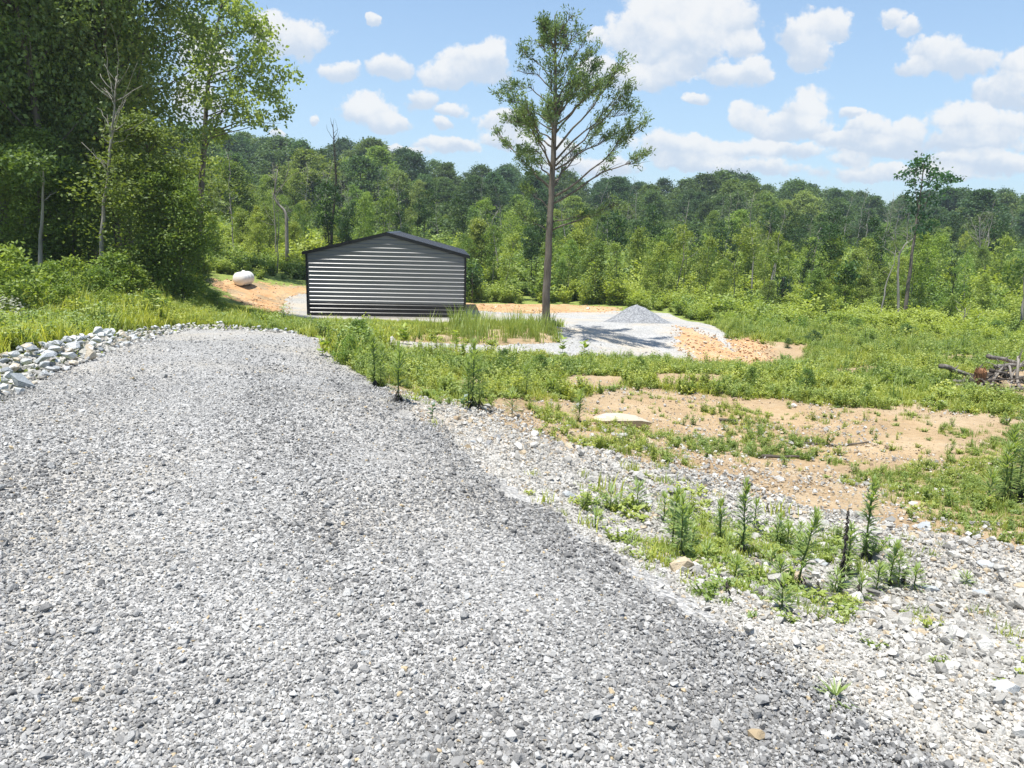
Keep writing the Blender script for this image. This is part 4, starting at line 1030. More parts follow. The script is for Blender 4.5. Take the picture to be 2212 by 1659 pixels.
# the pine in the middle of the picture
zp = lambda x, y: (993.6 + x * 0.4688, y * 0.4688)
pine_limbs = [[zp(425, 1060), zp(560, 1010), zp(640, 990), zp(745, 935)], [zp(430, 1020), zp(540, 1000), zp(650, 985)], [zp(435, 935), zp(560, 870), zp(700, 790), zp(830, 740), zp(895, 720)], [zp(437, 905), zp(600, 800), zp(740, 690), zp(845, 600)],
              [zp(440, 782), zp(600, 700), zp(700, 640), zp(810, 570)], [zp(440, 765), zp(560, 650), zp(680, 540), zp(790, 520)], [zp(440, 740), zp(580, 620), zp(690, 500), zp(775, 450)], [zp(440, 690), zp(560, 560), zp(660, 430), zp(745, 320)],
              [zp(440, 610), zp(540, 490), zp(620, 410), zp(720, 370)], [zp(440, 540), zp(530, 420), zp(600, 340), zp(650, 300)], [zp(440, 470), zp(530, 330), zp(630, 220)], [zp(440, 400), zp(520, 270), zp(600, 150)], [zp(440, 300), zp(500, 190), zp(565, 120)], [zp(440, 240), zp(480, 150), zp(500, 100)],
              [zp(420, 770), zp(350, 700), zp(280, 700)], [zp(420, 640), zp(310, 570), zp(190, 560)], [zp(425, 590), zp(330, 540), zp(240, 520)], [zp(425, 560), zp(290, 480), zp(155, 440)], [zp(430, 480), zp(310, 380), zp(185, 375)], [zp(430, 410), zp(340, 310), zp(220, 290)], [zp(430, 350), zp(340, 250), zp(255, 195)],
              [zp(435, 260), zp(370, 180), zp(320, 150)], [zp(440, 190), zp(400, 120), zp(380, 85)], [zp(412, 1065), zp(340, 1030), zp(250, 975)], [zp(415, 965), zp(350, 910), zp(290, 870)], [zp(417, 865), zp(340, 800), zp(270, 740)]]
PY = 23.0
r = np.random.default_rng(77)
gp = ground_pt(1180, 716, 0.1)
TL = np.array([pt(a, b, PY) for a, b in [(1178, 716), (1180, 640), (1184, 560), (1188, 480), (1192, 400), (1196, 320), (1199, 220), (1200, 130), (1199, 64), (1198, 32)]])
org = np.array([TL[0][0], PY, min(gp[2], TL[0][2]) - 0.05]); TL = TL - org; TL[0][2] = 0
pine = empty('pine_tree', org); tag(pine, 'tall solitary sparse pine with bare straight trunk standing before the gravel pad', 'tree')
T, Cn = MB(), MB()
tt = np.linspace(0, 1, 40); TL2 = np.stack([np.interp(tt, np.linspace(0, 1, len(TL)), TL[:, i]) for i in range(3)], 1)
TL2[1:, :2] += r.normal(0, 0.006, (39, 2))
T.tube(TL2, np.interp(tt, [0, 0.04, 0.3, 0.55, 0.8, 1], [0.165, 0.128, 0.104, 0.078, 0.036, 0.010]) * (1 + r.normal(0, 0.025, 40)), 14)
T.build('trunk', M_BARK, pine, True)
allL = []
for lm in pine_limbs:
    P = np.array([pt(a, b, PY) for a, b in lm]) - org
    s = np.linspace(0, 1, 9); Q = np.stack([np.interp(s, np.linspace(0, 1, len(P)), P[:, i]) for i in range(3)], 1)
    L_ = np.linalg.norm(Q[-1] - Q[0]); Q[:, 1] += r.uniform(-0.35, 0.35) * L_ * s
    Q[:, 0] = Q[0, 0] + (Q[:, 0] - Q[0, 0]) * (0.90 - 0.14 * np.clip((Q[0, 2] / TL[-1][2] - 0.6) / 0.3, 0, 1))
    Q[1:] += r.normal(0, 0.015 * L_, (8, 3)); allL.append(Q)
for i in range(34):     # limbs running towards and away from the viewer
    f = r.uniform(0.42, 0.97); a = along(TL2, min(f, 0.9)); an = r.choice([-1, 1]) * math.pi / 2 + r.uniform(-0.75, 0.75)
    L_ = (0.25 + 2.5 * min(1, (1 - f) / 0.45)) * r.uniform(0.6, 1.05)
    b = a + np.array([math.cos(an) * L_, math.sin(an) * L_, L_ * r.uniform(0.35, 0.8)])
    allL.append(curve(a, b, 9, 0.1, r))
for Q in allL:
    Q[:, 2] = np.where(Q[:, 2] > 0.6 * TL[-1][2], 0.6 * TL[-1][2] + (Q[:, 2] - 0.6 * TL[-1][2]) * 0.93, Q[:, 2])
    Lm = MB(); L_ = np.linalg.norm(Q[-1] - Q[0]); f0 = Q[0][2] / TL[-1][2]
    Lm.tube(Q, np.linspace(0.016 + 0.013 * L_, 0.005, 9) * 0.72, 6)
    lowpart = f0 < 0.62
    nt = int(6 + L_ * 8)
    for q in range(nt):
        s = r.uniform(0.30, 1.0) ** 0.8; a = along(Q, s); d = unit(Q[-1] - Q[0] + np.array([0, 0, 0.5]) + r.normal(0, 0.75, 3))
        tl_ = L_ * r.uniform(0.08, 0.20) + 0.08; b = a + d * tl_
        Lm.tube(curve(a, b, 4, 0.15, r), np.linspace(0.008, 0.003, 4), 4)
        if r.random() < (0.62 if lowpart else 0.66 if f0 < 0.76 else 0.34) or s > 0.90:
            for z_ in range(2):
                c = a + (b - a) * r.uniform(0.55, 1.1)
                n = int(r.uniform(9, 20))
                A = unit(d + r.normal(0, 0.85, (n, 3))); Pp = np.repeat(c[None], n, 0) + r.normal(0, 0.06, (n, 3))
                tn = np.clip(r.uniform(0, 0.9) + (0.25 if lowpart else 0) + r.normal(0, 0.15, n), 0, 1)
                Cn.leaves(Pp, A, rdir(n, r), r.uniform(0.075, 0.14, n), r.uniform(0.026, 0.045, n), tn)
    Lm.build('limb', M_BARK, pine, True)
c = Cn.build('crown', M_NEEDLE, pine); c.color = (0.108, 0.165, 0.088, 1)

# ------------------------------------------------------------------ left wood
wood = [(-40, 22), (25, 24.5), (70, 26.5), (120, 23.5), (172, 26), (205, 28), (262, 26), (284, 27),
        (-70, 32), (-10, 31), (60, 33), (130, 31), (150, 36), (165, 40),
        (-40, 42), (40, 40), (110, 44), (180, 42), (240, 46), (268, 50)]
wc = [((0.112, 0.172, 0.056), 'dark green'), ((0.148, 0.212, 0.062), 'deep green'), ((0.185, 0.228, 0.080), 'grey green')]
for i, (px, Y) in enumerate(sorted(wood)):
    x = float(ray(px, 600)[0]) * Y; z = hz(x, Y)
    tall_ = 17 if px < 300 else 13
    h = random.uniform(0.88, 1.12) * tall_ * (1 if Y < 45 else 0.85)
    col, word = wc[i % 3]
    row = 'front row' if Y < 28 else 'middle row' if Y < 39 else 'back row'
    lab = '%s tall leafy tree in %s of left wood, %s from left' % (word, row, ORD[min(sum(1 for q in sorted(wood)[:i] if (q[1] < 28) == (Y < 28) and (q[1] < 39) == (Y < 39)), 11)])
    plant(K_WOOD[i % 5], 'woodland_tree', lab, 'tree', (x, Y, z - 0.1), h, None, None, jit(col, 0.12), 'tall trees of the left wood', random.uniform(0.85, 1.1))
K_NEAR = [Kind(*broadleaf(360 + i, 6.0, 0.12, 1.6, 0.105, 120, 120, 0.62, 0.06, 0.45, 0.05, 0.0, 16), M_BARK, M_LEAF) for i in range(3)]
ced = Kind(*conifer(801, 7.0, 2.3, 0.17, 330, 0.14), M_BARK_DARK, M_LEAF)
g = ground_pt(345, 606); plant(ced, 'cedar_tree', 'broad olive brown cedar at the right front corner of the left wood', 'tree', g, 4.1, color=(0.095, 0.115, 0.035), rz=1.0, wide=1.05)
g = ground_pt(425, 600); plant(ced, 'cedar_tree', 'small green cedar leaning out right of the olive brown cedar', 'tree', g, 2.4, color=(0.085, 0.135, 0.035), rz=3.0, wide=0.9)
for (px, py, h, col, lab) in [(330, 598, 5.6, (0.115, 0.158, 0.042), 'yellow green bushy young tree rising behind the olive brown cedar'), (395, 590, 4.4, (0.12, 0.18, 0.045), 'fresh green young tree behind the right end of the left wood'),
                              (100, 606, 4.6, (0.12, 0.175, 0.045), 'light green young tree before the dark far left wood'), (20, 612, 5.2, (0.13, 0.165, 0.035), 'olive yellow young tree at the far left picture edge'),
                              (150, 600, 3.6, (0.10, 0.155, 0.040), 'green understorey tree just left of the pale dead trunk')]:
    x, y = hit(px, py); y2 = 22 + random.uniform(0, 1.5); x2 = float(ray(px, py)[0]) * y2
    plant(random.choice(K_NEAR), 'young_tree', lab, 'tree', (x2, y2, hz(x2, y2) - 0.05), h, color=col, wide=1.25)

# shrubs before the left wood
for i, (px, py, h) in enumerate([(12, 690, 1.7), (60, 668, 1.1), (110, 664, 1.2), (160, 655, 1.3), (205, 658, 1.1), (250, 648, 1.5), (290, 655, 1.2), (330, 650, 1.2), (370, 645, 1.25), (405, 655, 1.0), (440, 655, 0.9), (140, 690, 0.9), (235, 685, 0.8), (340, 680, 0.8), (470, 672, 0.7)]):
    g = ground_pt(px, py)
    cols = [((0.17, 0.235, 0.050), 'yellow green'), ((0.12, 0.19, 0.046), 'fresh green'), ((0.145, 0.215, 0.050), 'light green')]
    col, word = cols[i % 3]
    wh = ['at far left edge', 'second from left', 'third from left', 'fourth from left', 'below the pale dead trunk', 'right of the pale dead trunk', 'before the yellow young tree', 'before the olive cedar', 'right of olive cedar foot', 'second right of olive cedar', 'nearest the clay'][i] if i < 11 else ['low in front on the left', 'low in front below the dead trunk', 'low in front below the cedar', 'lowest beside the clay'][i - 11]
    plant(K_SHRUB[i % 4], 'shrub', '%s shrub before the left wood, %s' % (word, wh), 'shrub', g, h, color=col, group='shrubs before the left wood', wide=1.3)

# shrubs and tall clumps standing out in the right-hand field
for i, (px, py, w, h, col, lab) in enumerate([(1755, 745, 1.3, 0.55, (0.06, 0.11, 0.05), 'dark rounded shrub beside the bare mound right of the clay track'), (1700, 752, 1.0, 0.4, (0.075, 0.13, 0.05), 'small dark shrub on the bare mound'), (1620, 712, 1.0, 0.4, (0.08, 0.14, 0.05), 'small shrub beyond the right end of the pad'),
        (1850, 722, 1.4, 0.8, (0.12, 0.19, 0.05), 'broad bright bush in the far right field'), (1950, 735, 1.4, 0.7, (0.10, 0.17, 0.05), 'leafy bush before the lone tall tree'), (2030, 700, 1.4, 1.1, (0.08, 0.14, 0.05), 'tall leafy bush right of the lone tall tree'), (2150, 735, 1.5, 1.0, (0.11, 0.18, 0.05), 'bushy shrub behind the log pile'),
        (1560, 690, 1.3, 0.6, (0.13, 0.20, 0.055), 'light green bush behind the end of the pad'), (1780, 690, 1.4, 0.9, (0.09, 0.155, 0.05), 'bush at the foot of the scrub right of the uprooted stump'), (1640, 690, 1.3, 0.7, (0.12, 0.19, 0.055), 'light bush right of the uprooted stump'),
        (1165, 818, 1.1, 0.5, (0.11, 0.18, 0.05), 'low rounded weed bush in the field below the pine'), (1090, 806, 1.1, 0.55, (0.09, 0.15, 0.05), 'leafy dark weed bush left below the pine'), (1380, 812, 1.0, 0.45, (0.13, 0.2, 0.055), 'small light weed bush before the gravel pad'), (1625, 842, 0.8, 0.5, (0.13, 0.2, 0.055), 'upright weed bush below the clay track'), (1740, 850, 0.9, 0.55, (0.10, 0.17, 0.05), 'leafy weed bush at the upper edge of the bare soil'), (1870, 872, 0.9, 0.45, (0.13, 0.20, 0.055), 'weed bush right of the bare soil'), (750, 790, 1.0, 0.55, (0.13, 0.21, 0.05), 'leafy weed bush at the road edge near the bend'), (770, 760, 1.0, 0.7, (0.11, 0.18, 0.05), 'tall leafy weed bush where the gravel link begins')]):
    g = ground_pt(px, py); plant(K_SHRUB[i % 4], 'shrub', lab, 'shrub', g, h, color=col, wide=w)

# ------------------------------------------------------------------ riprap along the road
rock_meshes = []
for i in range(14):
    rock_meshes.append(hull_stone('rock', M_ROCK, rng, 15, (1, 0.8, 0.66)))
def add_rock(name, label, cat, pos, size, rot=None, mesh=None, group=None, mt=None, scl=None):
    o = bpy.data.objects.new(name, mesh or random.choice(rock_meshes)); C.objects.link(o)
    o.location = pos; o.rotation_euler = rot if rot is not None else (random.uniform(-0.4, 0.4), random.uniform(-0.4, 0.4), random.uniform(0, 6.28))
    s_ = size if scl is None else 1
    o.scale = scl if scl is not None else (size * random.uniform(0.85, 1.2), size * random.uniform(0.85, 1.2), size * random.uniform(0.8, 1.1))
    v_ = random.uniform(0.35, 0.66); o.color = (v_, v_, v_, 1)
    return tag(o, label, cat, group)
x0, y0 = P_RIPRAP.min(0); x1, y1 = P_RIPRAP.max(0)
pl = []; tries = 0
while len(pl) < 300 and tries < 60000:
    tries += 1
    yy = math.exp(random.uniform(math.log(6.2), math.log(20)))
    xx = random.uniform(x0, x1)
    if not inside(P_RIPRAP, np.array([xx]), np.array([yy]))[0]: continue
    s_ = min(0.30, max(0.08, random.lognormvariate(math.log(0.140), 0.38)))
    if yy > 13: s_ *= 0.68
    if any((xx - a) ** 2 + (yy - b) ** 2 < (0.36 * (s_ + c)) ** 2 for a, b, c in pl): continue
    pl.append((xx, yy, s_))
for xx, yy, s_ in pl:
    part = 'near stretch' if yy < 9 else 'middle stretch' if yy < 13 else 'far end'
    din = float(edge_dist(P_RIPRAP, np.array([xx]), np.array([yy]))[0])
    dro = -float(edge_dist(P_ROAD, np.array([xx]), np.array([yy]))[0])
    side = 'road side' if dro < 0.25 else 'grass side' if din < 0.22 else 'middle'
    v, word = random.choice([(0.12, 'blue grey'), (0.40, 'light grey'), (0.60, 'pale grey'), (0.80, 'whitish'), (0.80, 'whitish'), (0.97, 'cream')])
    size = 'large' if s_ > 0.165 else 'small' if s_ < 0.115 else 'medium'
    o = add_rock('rock', '%s %s angular rock on the %s of the left road bank, %s' % (size, word, side, part), 'rock', (xx, yy, hz(xx, yy) + s_ * random.uniform(0.10, 0.30) + min(0.22, max(0, din) * 0.32)), s_, group='riprap rocks at the left road edge')
    o.color = (v, v, v, 1)
print('riprap', len(pl))
# filler between them
n = 1500; x = rng.uniform(x0, x1, n * 6); y = np.exp(rng.uniform(math.log(6.0), math.log(20), n * 6)); kp = inside(P_RIPRAP, x, y); x, y = x[kp][:n], y[kp][:n]; n = len(x)
s = rng.uniform(0.06, 0.15, n)
scatter('rubble', w_meshes, np.stack([x, y, hgt(x, y) + s * 0.3], 1), rot_flat(n), s, rng.random(n) * 0.7 + 0.1, 'small broken limestone filling gaps between the bank rocks')

# rocks with a place of their own on the right
single = [(1055, 962, 30, 'grey', 'dark grey block leading the little rock cluster on the white shoulder'), (1009, 972, 26, 'tan', 'flat tan rock left of the dark grey block on the shoulder'), (1022, 957, 18, 'pale', 'small cream rock behind the flat tan rock on the shoulder'),
          (1072, 948, 26, 'grey', 'grey tilted rock behind the dark grey block on the shoulder'), (1148, 965, 30, 'grey', 'flat dark grey slab lying right of the rock cluster'), (1103, 948, 18, 'grey', 'small dark rock between the cluster and the flat slab'),
          (1228, 1074, 40, 'pale', 'smooth white rock half sunk in the shoulder near its middle'), (1398, 1090, 26, 'pale', 'white rock beside the leftmost tall weeds'), (2128, 1222, 52, 'pale', 'large angular grey white rock on stony ground at right'), (2010, 1270, 46, 'pale', 'broken grey white rock below the last tall weed'),
          (2012, 1288, 30, 'grey', 'dark faced rock under the broken grey white rock'), (2122, 1282, 44, 'pale', 'pale rounded rock at right below the large angular one'), (2122, 1320, 32, 'tan', 'tan rock with shadowed face near the right edge'), (1774, 1218, 42, 'pale', 'white rock lying behind the dead black weed'),
          (1745, 1240, 34, 'grey', 'grey rock at the foot of the leaning tall weed'), (1996, 1143, 40, 'pale', 'flat pale rock at the edge of the green patch'), (2160, 1508, 80, 'pale', 'big cream slab near the lower right corner'), (2106, 1452, 44, 'tan', 'tan stone left above the big cream slab'),
          (1365, 1186, 26, 'grey', 'grey stone on white gravel left of the weeds'), (1430, 1200, 22, 'grey', 'grey stone under the leftmost weed stems'), (1560, 1420, 34, 'grey', 'grey stone on white gravel below the weeds'), (1800, 1300, 30, 'pale', 'pale stone just below the dead black weeds'),
          (1640, 1150, 34, 'pale', 'white boulder among the middle weeds'), (1610, 1140, 26, 'pale', 'small white boulder left of the larger one among weeds'), (2140, 1360, 34, 'pale', 'pale stone near right edge above the grass tuft'), (1690, 1200, 26, 'grey', 'grey stone between the middle weeds'),
          (1790, 1470, 30, 'grey', 'grey flat stone on the lower right white gravel'), (1900, 1560, 30, 'grey', 'blue grey stone on the lower right white gravel'), (1980, 1450, 26, 'grey', 'dark stone left of the tan stone at lower right'), (1535, 1185, 20, 'pale', 'small white stone at the foot of the second weed group')]
rg = [hull_stone('rock', M_ROCK_GREY, rng, 15, (1, 0.85, 0.6)) for _ in range(5)]
rt_ = [hull_stone('rock', M_ROCK_TAN, rng, 15, (1, 0.8, 0.6)) for _ in range(3)]
rw_ = [hull_stone('rock', M_ROCK, rng, 26, (1, 0.8, 0.5)) for _ in range(6)]
for px, py, w, kd, lab in single:
    g = ground_pt(px, py, 0); s_ = w * g[1] / FPX * 1.08
    add_rock('rock', lab, 'rock', (g[0], g[1], g[2] + s_ * 0.14), s_, mesh=random.choice({'grey': rg, 'tan': rt_, 'pale': rw_}[kd]))
g = ground_pt(1633, 1612, 0); add_rock('rock', 'squarish brown stone alone on the grey road at the lower right', 'rock', (g[0], g[1], g[2] + 0.045), 0.062, mesh=rt_[0], rot=(0.1, 0.2, 0.6), scl=(0.085, 0.074, 0.074))
g = ground_pt(1345, 926, 0); add_rock('rock', 'long flat cream rock slab on a low mound of soil', 'rock', (g[0], g[1], g[2] + 0.10), 0.7, mesh=rw_[1], rot=(0.05, 0.06, 0.1), scl=(0.85, 0.5, 0.30)).color = (0.99, 0.99, 0.99, 1)

# ------------------------------------------------------------------ log pile
LOGS = [([(2032, 791), (2070, 803), (2112, 815)], 15.6, 0.085, 'log', M_LOG, 'long dark weathered log with pale streak jutting left from the log pile'),
        ([(2134, 769), (2165, 776), (2216, 789)], 16.6, 0.075, 'log', M_LOG, 'upper weathered log jutting left behind the log pile'),
        ([(2062, 823), (2085, 825), (2122, 828)], 15.4, 0.060, 'log', M_LOG, 'short grey log lying low at the left foot of the pile'),
        ([(2066, 832), (2095, 831), (2130, 829)], 15.2, 0.040, 'branch', M_LOG, 'thin grey branch lying lowest at the left foot of the pile'),
        ([(2098, 822), (2125, 826), (2150, 830)], 15.5, 0.085, 'log', M_LOGDARK, 'thick dark log in the middle of the pile'),
        ([(2105, 844), (2130, 825), (2168, 793)], 15.2, 0.050, 'branch', M_LOG, 'brown branch slanting up right across the pile front'),
        ([(2128, 846), (2143, 828), (2160, 800)], 15.15, 0.045, 'branch', M_LOG, 'pale split branch leaning upright at the pile front'),
        ([(2120, 812), (2160, 800), (2200, 788)], 15.9, 0.055, 'branch', M_LOGDARK, 'dark branch crossing the top of the pile'),
        ([(2178, 846), (2186, 822), (2180, 790)], 15.2, 0.045, 'branch', M_LOG, 'curved bare branch standing right of the round stone'),
        ([(2205, 848), (2196, 820), (2200, 770)], 15.3, 0.055, 'branch', M_LOG, 'grey branch standing at the right end of the pile'),
        ([(2140, 800), (2175, 812), (2225, 826)], 15.6, 0.070, 'log', M_LOGDARK, 'dark log sloping down right behind the round stone'),
        ([(2150, 792), (2185, 788), (2230, 792)], 15.9, 0.065, 'log', M_LOG, 'weathered log level on top of the pile'),
        ([(2135, 845), (2175, 850), (2225, 846)], 15.3, 0.075, 'log', M_LOGDARK, 'dark log at the bottom of the pile'),
        ([(2160, 855), (2190, 842), (2230, 836)], 15.0, 0.045, 'branch', M_LOG, 'crooked branch at the lower right of the pile'),
        ([(2096, 818), (2112, 800), (2122, 788)], 15.7, 0.030, 'branch', M_LOGDARK, 'thin broken twig rising beside the orange stump'),
        ([(2170, 835), (2190, 805), (2212, 780)], 15.4, 0.035, 'branch', M_LOG, 'thin pale branch leaning right over the pile')]
r = np.random.default_rng(5)
for i in range(20):
    a0, b0 = r.uniform(2085, 2205), r.uniform(800, 848); an = r.uniform(-0.9, 0.9) + (math.pi if r.random() < 0.3 else 0); L_ = r.uniform(22, 55)
    P_ = [(a0 - L_ * math.cos(an), b0 + L_ * math.sin(an) * 0.6), (a0 + r.normal(0, 4), b0 + r.normal(0, 3)), (a0 + L_ * math.cos(an), b0 - L_ * math.sin(an) * 0.6)]
    wh = ['pale', 'brown', 'dark', 'grey'][i % 4]; LOGS.append((P_, r.uniform(15.1, 16.0), r.uniform(0.018, 0.038), 'branch', [M_LOG, M_LOGDARK][i % 2], '%s thin branch %s in the log pile, %s' % (wh, 'low' if b0 > 830 else 'high', 'left of the orange stump' if a0 < 2110 else 'between stump and round stone' if a0 < 2155 else 'above or below the round stone' if a0 < 2185 else 'at the right end')))
for P, Y, rad, nm, mt, lab in LOGS:
    Q = np.array([pt(a, b, Y + 0.25 * i) for i, (a, b) in enumerate(P)])
    gz = np.array([hz(q[0], q[1]) for q in Q]); Q[:, 2] = np.maximum(Q[:, 2], gz + rad * 0.7)
    s = np.linspace(0, 1, 9); L_ = np.stack([np.interp(s, np.linspace(0, 1, 3), Q[:, i]) for i in range(3)], 1); L_[1:-1] += r.normal(0, rad * 0.12, (7, 3))
    mb = MB(); org = L_[4].copy(); L_ -= org
    rad *= 0.74
    mb.tube(L_, rad * np.linspace(0.9, 0.66, 9) * (1 + r.normal(0, 0.03, 9)), 10)
    if nm == 'log':
        for q in range(2):
            a_ = along(L_, r.uniform(0.2, 0.8)); mb.tube(curve(a_, a_ + unit(r.normal(size=3) + np.array([0, 0, 0.6])) * rad * 3, 4, 0.2, r), np.linspace(rad * 0.35, rad * 0.12, 4), 6)
    else:
        for q in range(3):
            a_ = along(L_, r.uniform(0.2, 0.95)); mb.tube(curve(a_, a_ + unit(r.normal(size=3) + np.array([0, 0, 0.5])) * r.uniform(0.15, 0.4), 4, 0.2, r), np.linspace(rad * 0.35, rad * 0.1, 4), 5)
    o = mb.build(nm, mt, None, True); o.location = org; tag(o, lab, nm, 'logs and branches of the pile')
# broken orange stump and the round stone in the pile
q = pt(2118, 812, 15.5); q[2] = max(q[2], hz(q[0], q[1]) + 0.16)
mb = MB(); r2 = np.random.default_rng(9)
mb.tube([(-0.05, 0.05, -0.2), (0, 0, 0), (0.02, 0, 0.1), (0.03, -0.01, 0.2)], [0.17, 0.145, 0.13, 0.06], 12)
for i in range(9):
    an = i / 9 * 6.28; mb.tube([(0.11 * math.cos(an), 0.11 * math.sin(an), 0.05), (0.12 * math.cos(an), 0.12 * math.sin(an), 0.14), (0.11 * math.cos(an), 0.1 * math.sin(an), 0.16 + 0.10 * r2.random())], [0.045, 0.035, 0.008], 5)
o = mb.build('stump', M_WOOD, None, False); o.location = q; o.scale = (0.78, 0.78, 0.78); o.rotation_euler = (0.2, -0.25, 0); tag(o, 'broken orange brown stump sticking up in the log pile', 'stump')
q = pt(2166, 834, 15.1); add_rock('rock', 'round tan stone wedged among the logs of the pile', 'rock', (q[0], q[1], max(q[2], hz(q[0], q[1]) + 0.12)), 0.3, mesh=rt_[1], scl=(0.34, 0.32, 0.34))
q = ground_pt(2195, 862, 0); add_rock('rock', 'flat tan stone at the lower right foot of the log pile', 'rock', (q[0], q[1], q[2] + 0.06), 0.3, mesh=rt_[2], scl=(0.42, 0.3, 0.24))
q = pt(1524, 674, 41); zz_ = hz(q[0], q[1]); mb = MB(); mb.tube([(0, 0, -0.1), (0, 0, 0.2), (0.05, 0, 0.42)], [0.26, 0.22, 0.14], 10)
for i in range(6): mb.tube(curve(np.array([0, 0, 0.15]), np.array([r.uniform(-0.9, 0.9), r.uniform(-0.4, 0.4), r.uniform(0, 0.45)]), 5, 0.2, r), np.linspace(0.09, 0.02, 5), 6)
o = mb.build('stump', M_WOOD, None, True); o.location = (q[0], q[1], zz_); tag(o, 'brown uprooted stump in green weeds beyond the gravel pile', 'stump')
for px, py, L_, rad, an, lab in [(1800, 963, 1.0, 0.020, 0.05, 'long thin grey stick on the bare soil'), (1680, 987, 0.5, 0.026, -0.1, 'short dark stick on the near edge of the bare soil'), (1572, 911, 0.25, 0.028, -0.6, 'stubby dark stick on the far part of the bare soil'), (1612, 918, 0.18, 0.02, 0.3, 'small dark stick right of the stubby one')]:
    q = ground_pt(px, py, 0); mb = MB(); d = np.array([math.cos(an), math.sin(an), 0]) * L_ / 2
    mb.tube(curve(-d, d + np.array([0, 0, 0.03]), 7, 0.08, r), rad * np.linspace(1, 0.5, 7), 7); o = mb.build('stick', M_LOGDARK, None, True); o.location = (q[0], q[1], q[2] + rad + 0.01); tag(o, lab, 'stick')

# ------------------------------------------------------------------ weeds with a place of their own
def horseweed(seed, h, dead=0.25, alldead=False, spread=0.085, lean=(0, 0), dens=1.0, mat=None):
    r = np.random.default_rng(seed)
    S, Lf, Dd = MB(), MB(), MB()
    t = np.linspace(0, 1, 8); ln = np.stack([lean[0] * t ** 1.5 + r.normal(0, 0.004, 8) * t, lean[1] * t ** 1.5, h * t], 1)
    S.tube(ln, np.linspace(0.0065, 0.002, 8) * (0.7 + h), 6)
    n = int(h * 290 * dens) + 24
    for i in range(n):
        f = r.uniform(0.06, 1.0) ** 0.85
        a = along(ln, f); an = i * 2.399 + r.normal(0, 0.3)
        isd = alldead or f < dead * r.uniform(0.6, 1.2)
        el = (0.25 + 1.0 * f ** 3) if not isd else -0.9
        L_ = spread * (1.05 - 0.5 * f ** 4) * r.uniform(0.7, 1.2) * (0.5 + 0.5 * min(1, f / 0.25))
        d = unit(np.array([math.cos(an) * math.cos(el), math.sin(an) * math.cos(el), math.sin(el)]))
        side = unit(np.cross(d, np.array([0, 0, 1.0]))); w = 0.0057 * (0.6 + h)
        m_ = a + d * L_ * 0.5; e_ = a + d * L_ + np.array([0, 0, -L_ * 0.22 * (1 - f)])
        V = [a, m_ + side * w, m_ - side * w, e_]
        (Dd if isd else Lf).add(V, [(0, 1, 2), (1, 3, 2)], None, float(np.clip(0.25 + 0.6 * f ** 2 + r.normal(0, 0.15), 0, 1)))
    return S, Lf, Dd
def weed(px, py, top, label, name='horseweed', cat='weed', group=None, seed=0, **kw):
    g = ground_pt(px, py, 0.01)
    h = max(0.06, (py - top) / FPX * g[1] * 1.05)
    kw.setdefault('lean', (random.gauss(0, 0.03) * h, random.gauss(0, 0.03) * h))
    S, Lf, Dd = horseweed(seed + int(px), h, **kw)
    e = empty(name, g, 0.0); tag(e, label, cat, group)
    S.build('stem', M_STEM_DRY if kw.get('alldead') else M_STEM, e, True)
    if Lf.V: Lf.build('leaves', M_HORSE, e)
    if Dd.V: Dd.build('withered_leaves', M_DEAD, e)
    return e
GW = 'tall weeds on the stony shoulder'
W = [(1451, 1181, 1031, 'tall green horseweed at the left end of the shoulder weeds'), (1471, 1201, 1055, 'slim horseweed just right of the leftmost tall one'), (1482, 1162, 1081, 'stocky bushy horseweed third in the left weed group'),
     (1555, 1168, 1063, 'yellow green upright horseweed standing between left and middle groups'), (1603, 1194, 1020, 'tall horseweed with drooping whorls in the middle of the shoulder'), (1574, 1186, 1149, 'short dark horseweed left of the tall middle one'),
     (1668, 1216, 1166, 'short leaning horseweed left of the leaning tall one'), (1686, 1255, 1192, 'dense short horseweed before the leaning tall one'), (1688, 1325, 1236, 'horseweed nearest the road rising from a grass tuft'),
     (1723, 1262, 1070, 'tall horseweed leaning right, left of the dead black stalk'), (1589, 1240, 1188, 'small horseweed below the tall middle one'), (1827, 1238, 1107, 'slim pale horseweed just right of the dead black stalk'),
     (1866, 1216, 1017, 'tallest horseweed of the shoulder, right of the dead black stalk'), (1894, 1267, 1198, 'short bright horseweed at the foot of the tallest one'), (1921, 1260, 1149, 'bushy branching horseweed at the right end of the group'),
     (1975, 1267, 1210, 'small reddish stemmed horseweed at the far right of the group'), (2087, 1260, 1234, 'tiny grey green weed alone on stones at right'), (1375, 1100, 1040, 'small weed left of the tall weed group'), (1285, 1140, 1095, 'small thin weed nearest the road edge by the white rock'), (1320, 1100, 1050, 'thin weed with few leaves before the green patch'),
     (1802, 1525, 1500, 'single tiny green weed on the lower white gravel'), (1021, 888, 742, 'tall dark horseweed clump leader on the shoulder edge at centre'), (1012, 885, 780, 'left stem of the dark central horseweed clump'), (1036, 884, 790, 'right stem of the dark central horseweed clump'),
     (810, 838, 726, 'tall bushy weed at the road edge left of centre'), (822, 836, 750, 'shorter stem beside the tall bushy roadside weed'), (860, 873, 748, 'slim roadside weed right of the tall bushy one'), (1106, 905, 843, 'loose weed with bare lower stem at shoulder edge'), (1136, 869, 796, 'thin upright weed behind the shoulder edge'),
     (1250, 918, 853, 'dark feathery weed at the left end of the bare soil'), (2176, 1089, 922, 'tall dark weed at the right picture edge'), (2195, 1080, 900, 'second tall dark weed at the right picture edge'), (2165, 1095, 960, 'shorter dark weed at left of the edge weeds'), (2208, 1092, 940, 'dark weed touching the right picture edge'), (2130, 1100, 1020, 'slim weed left of the dark edge weeds')]
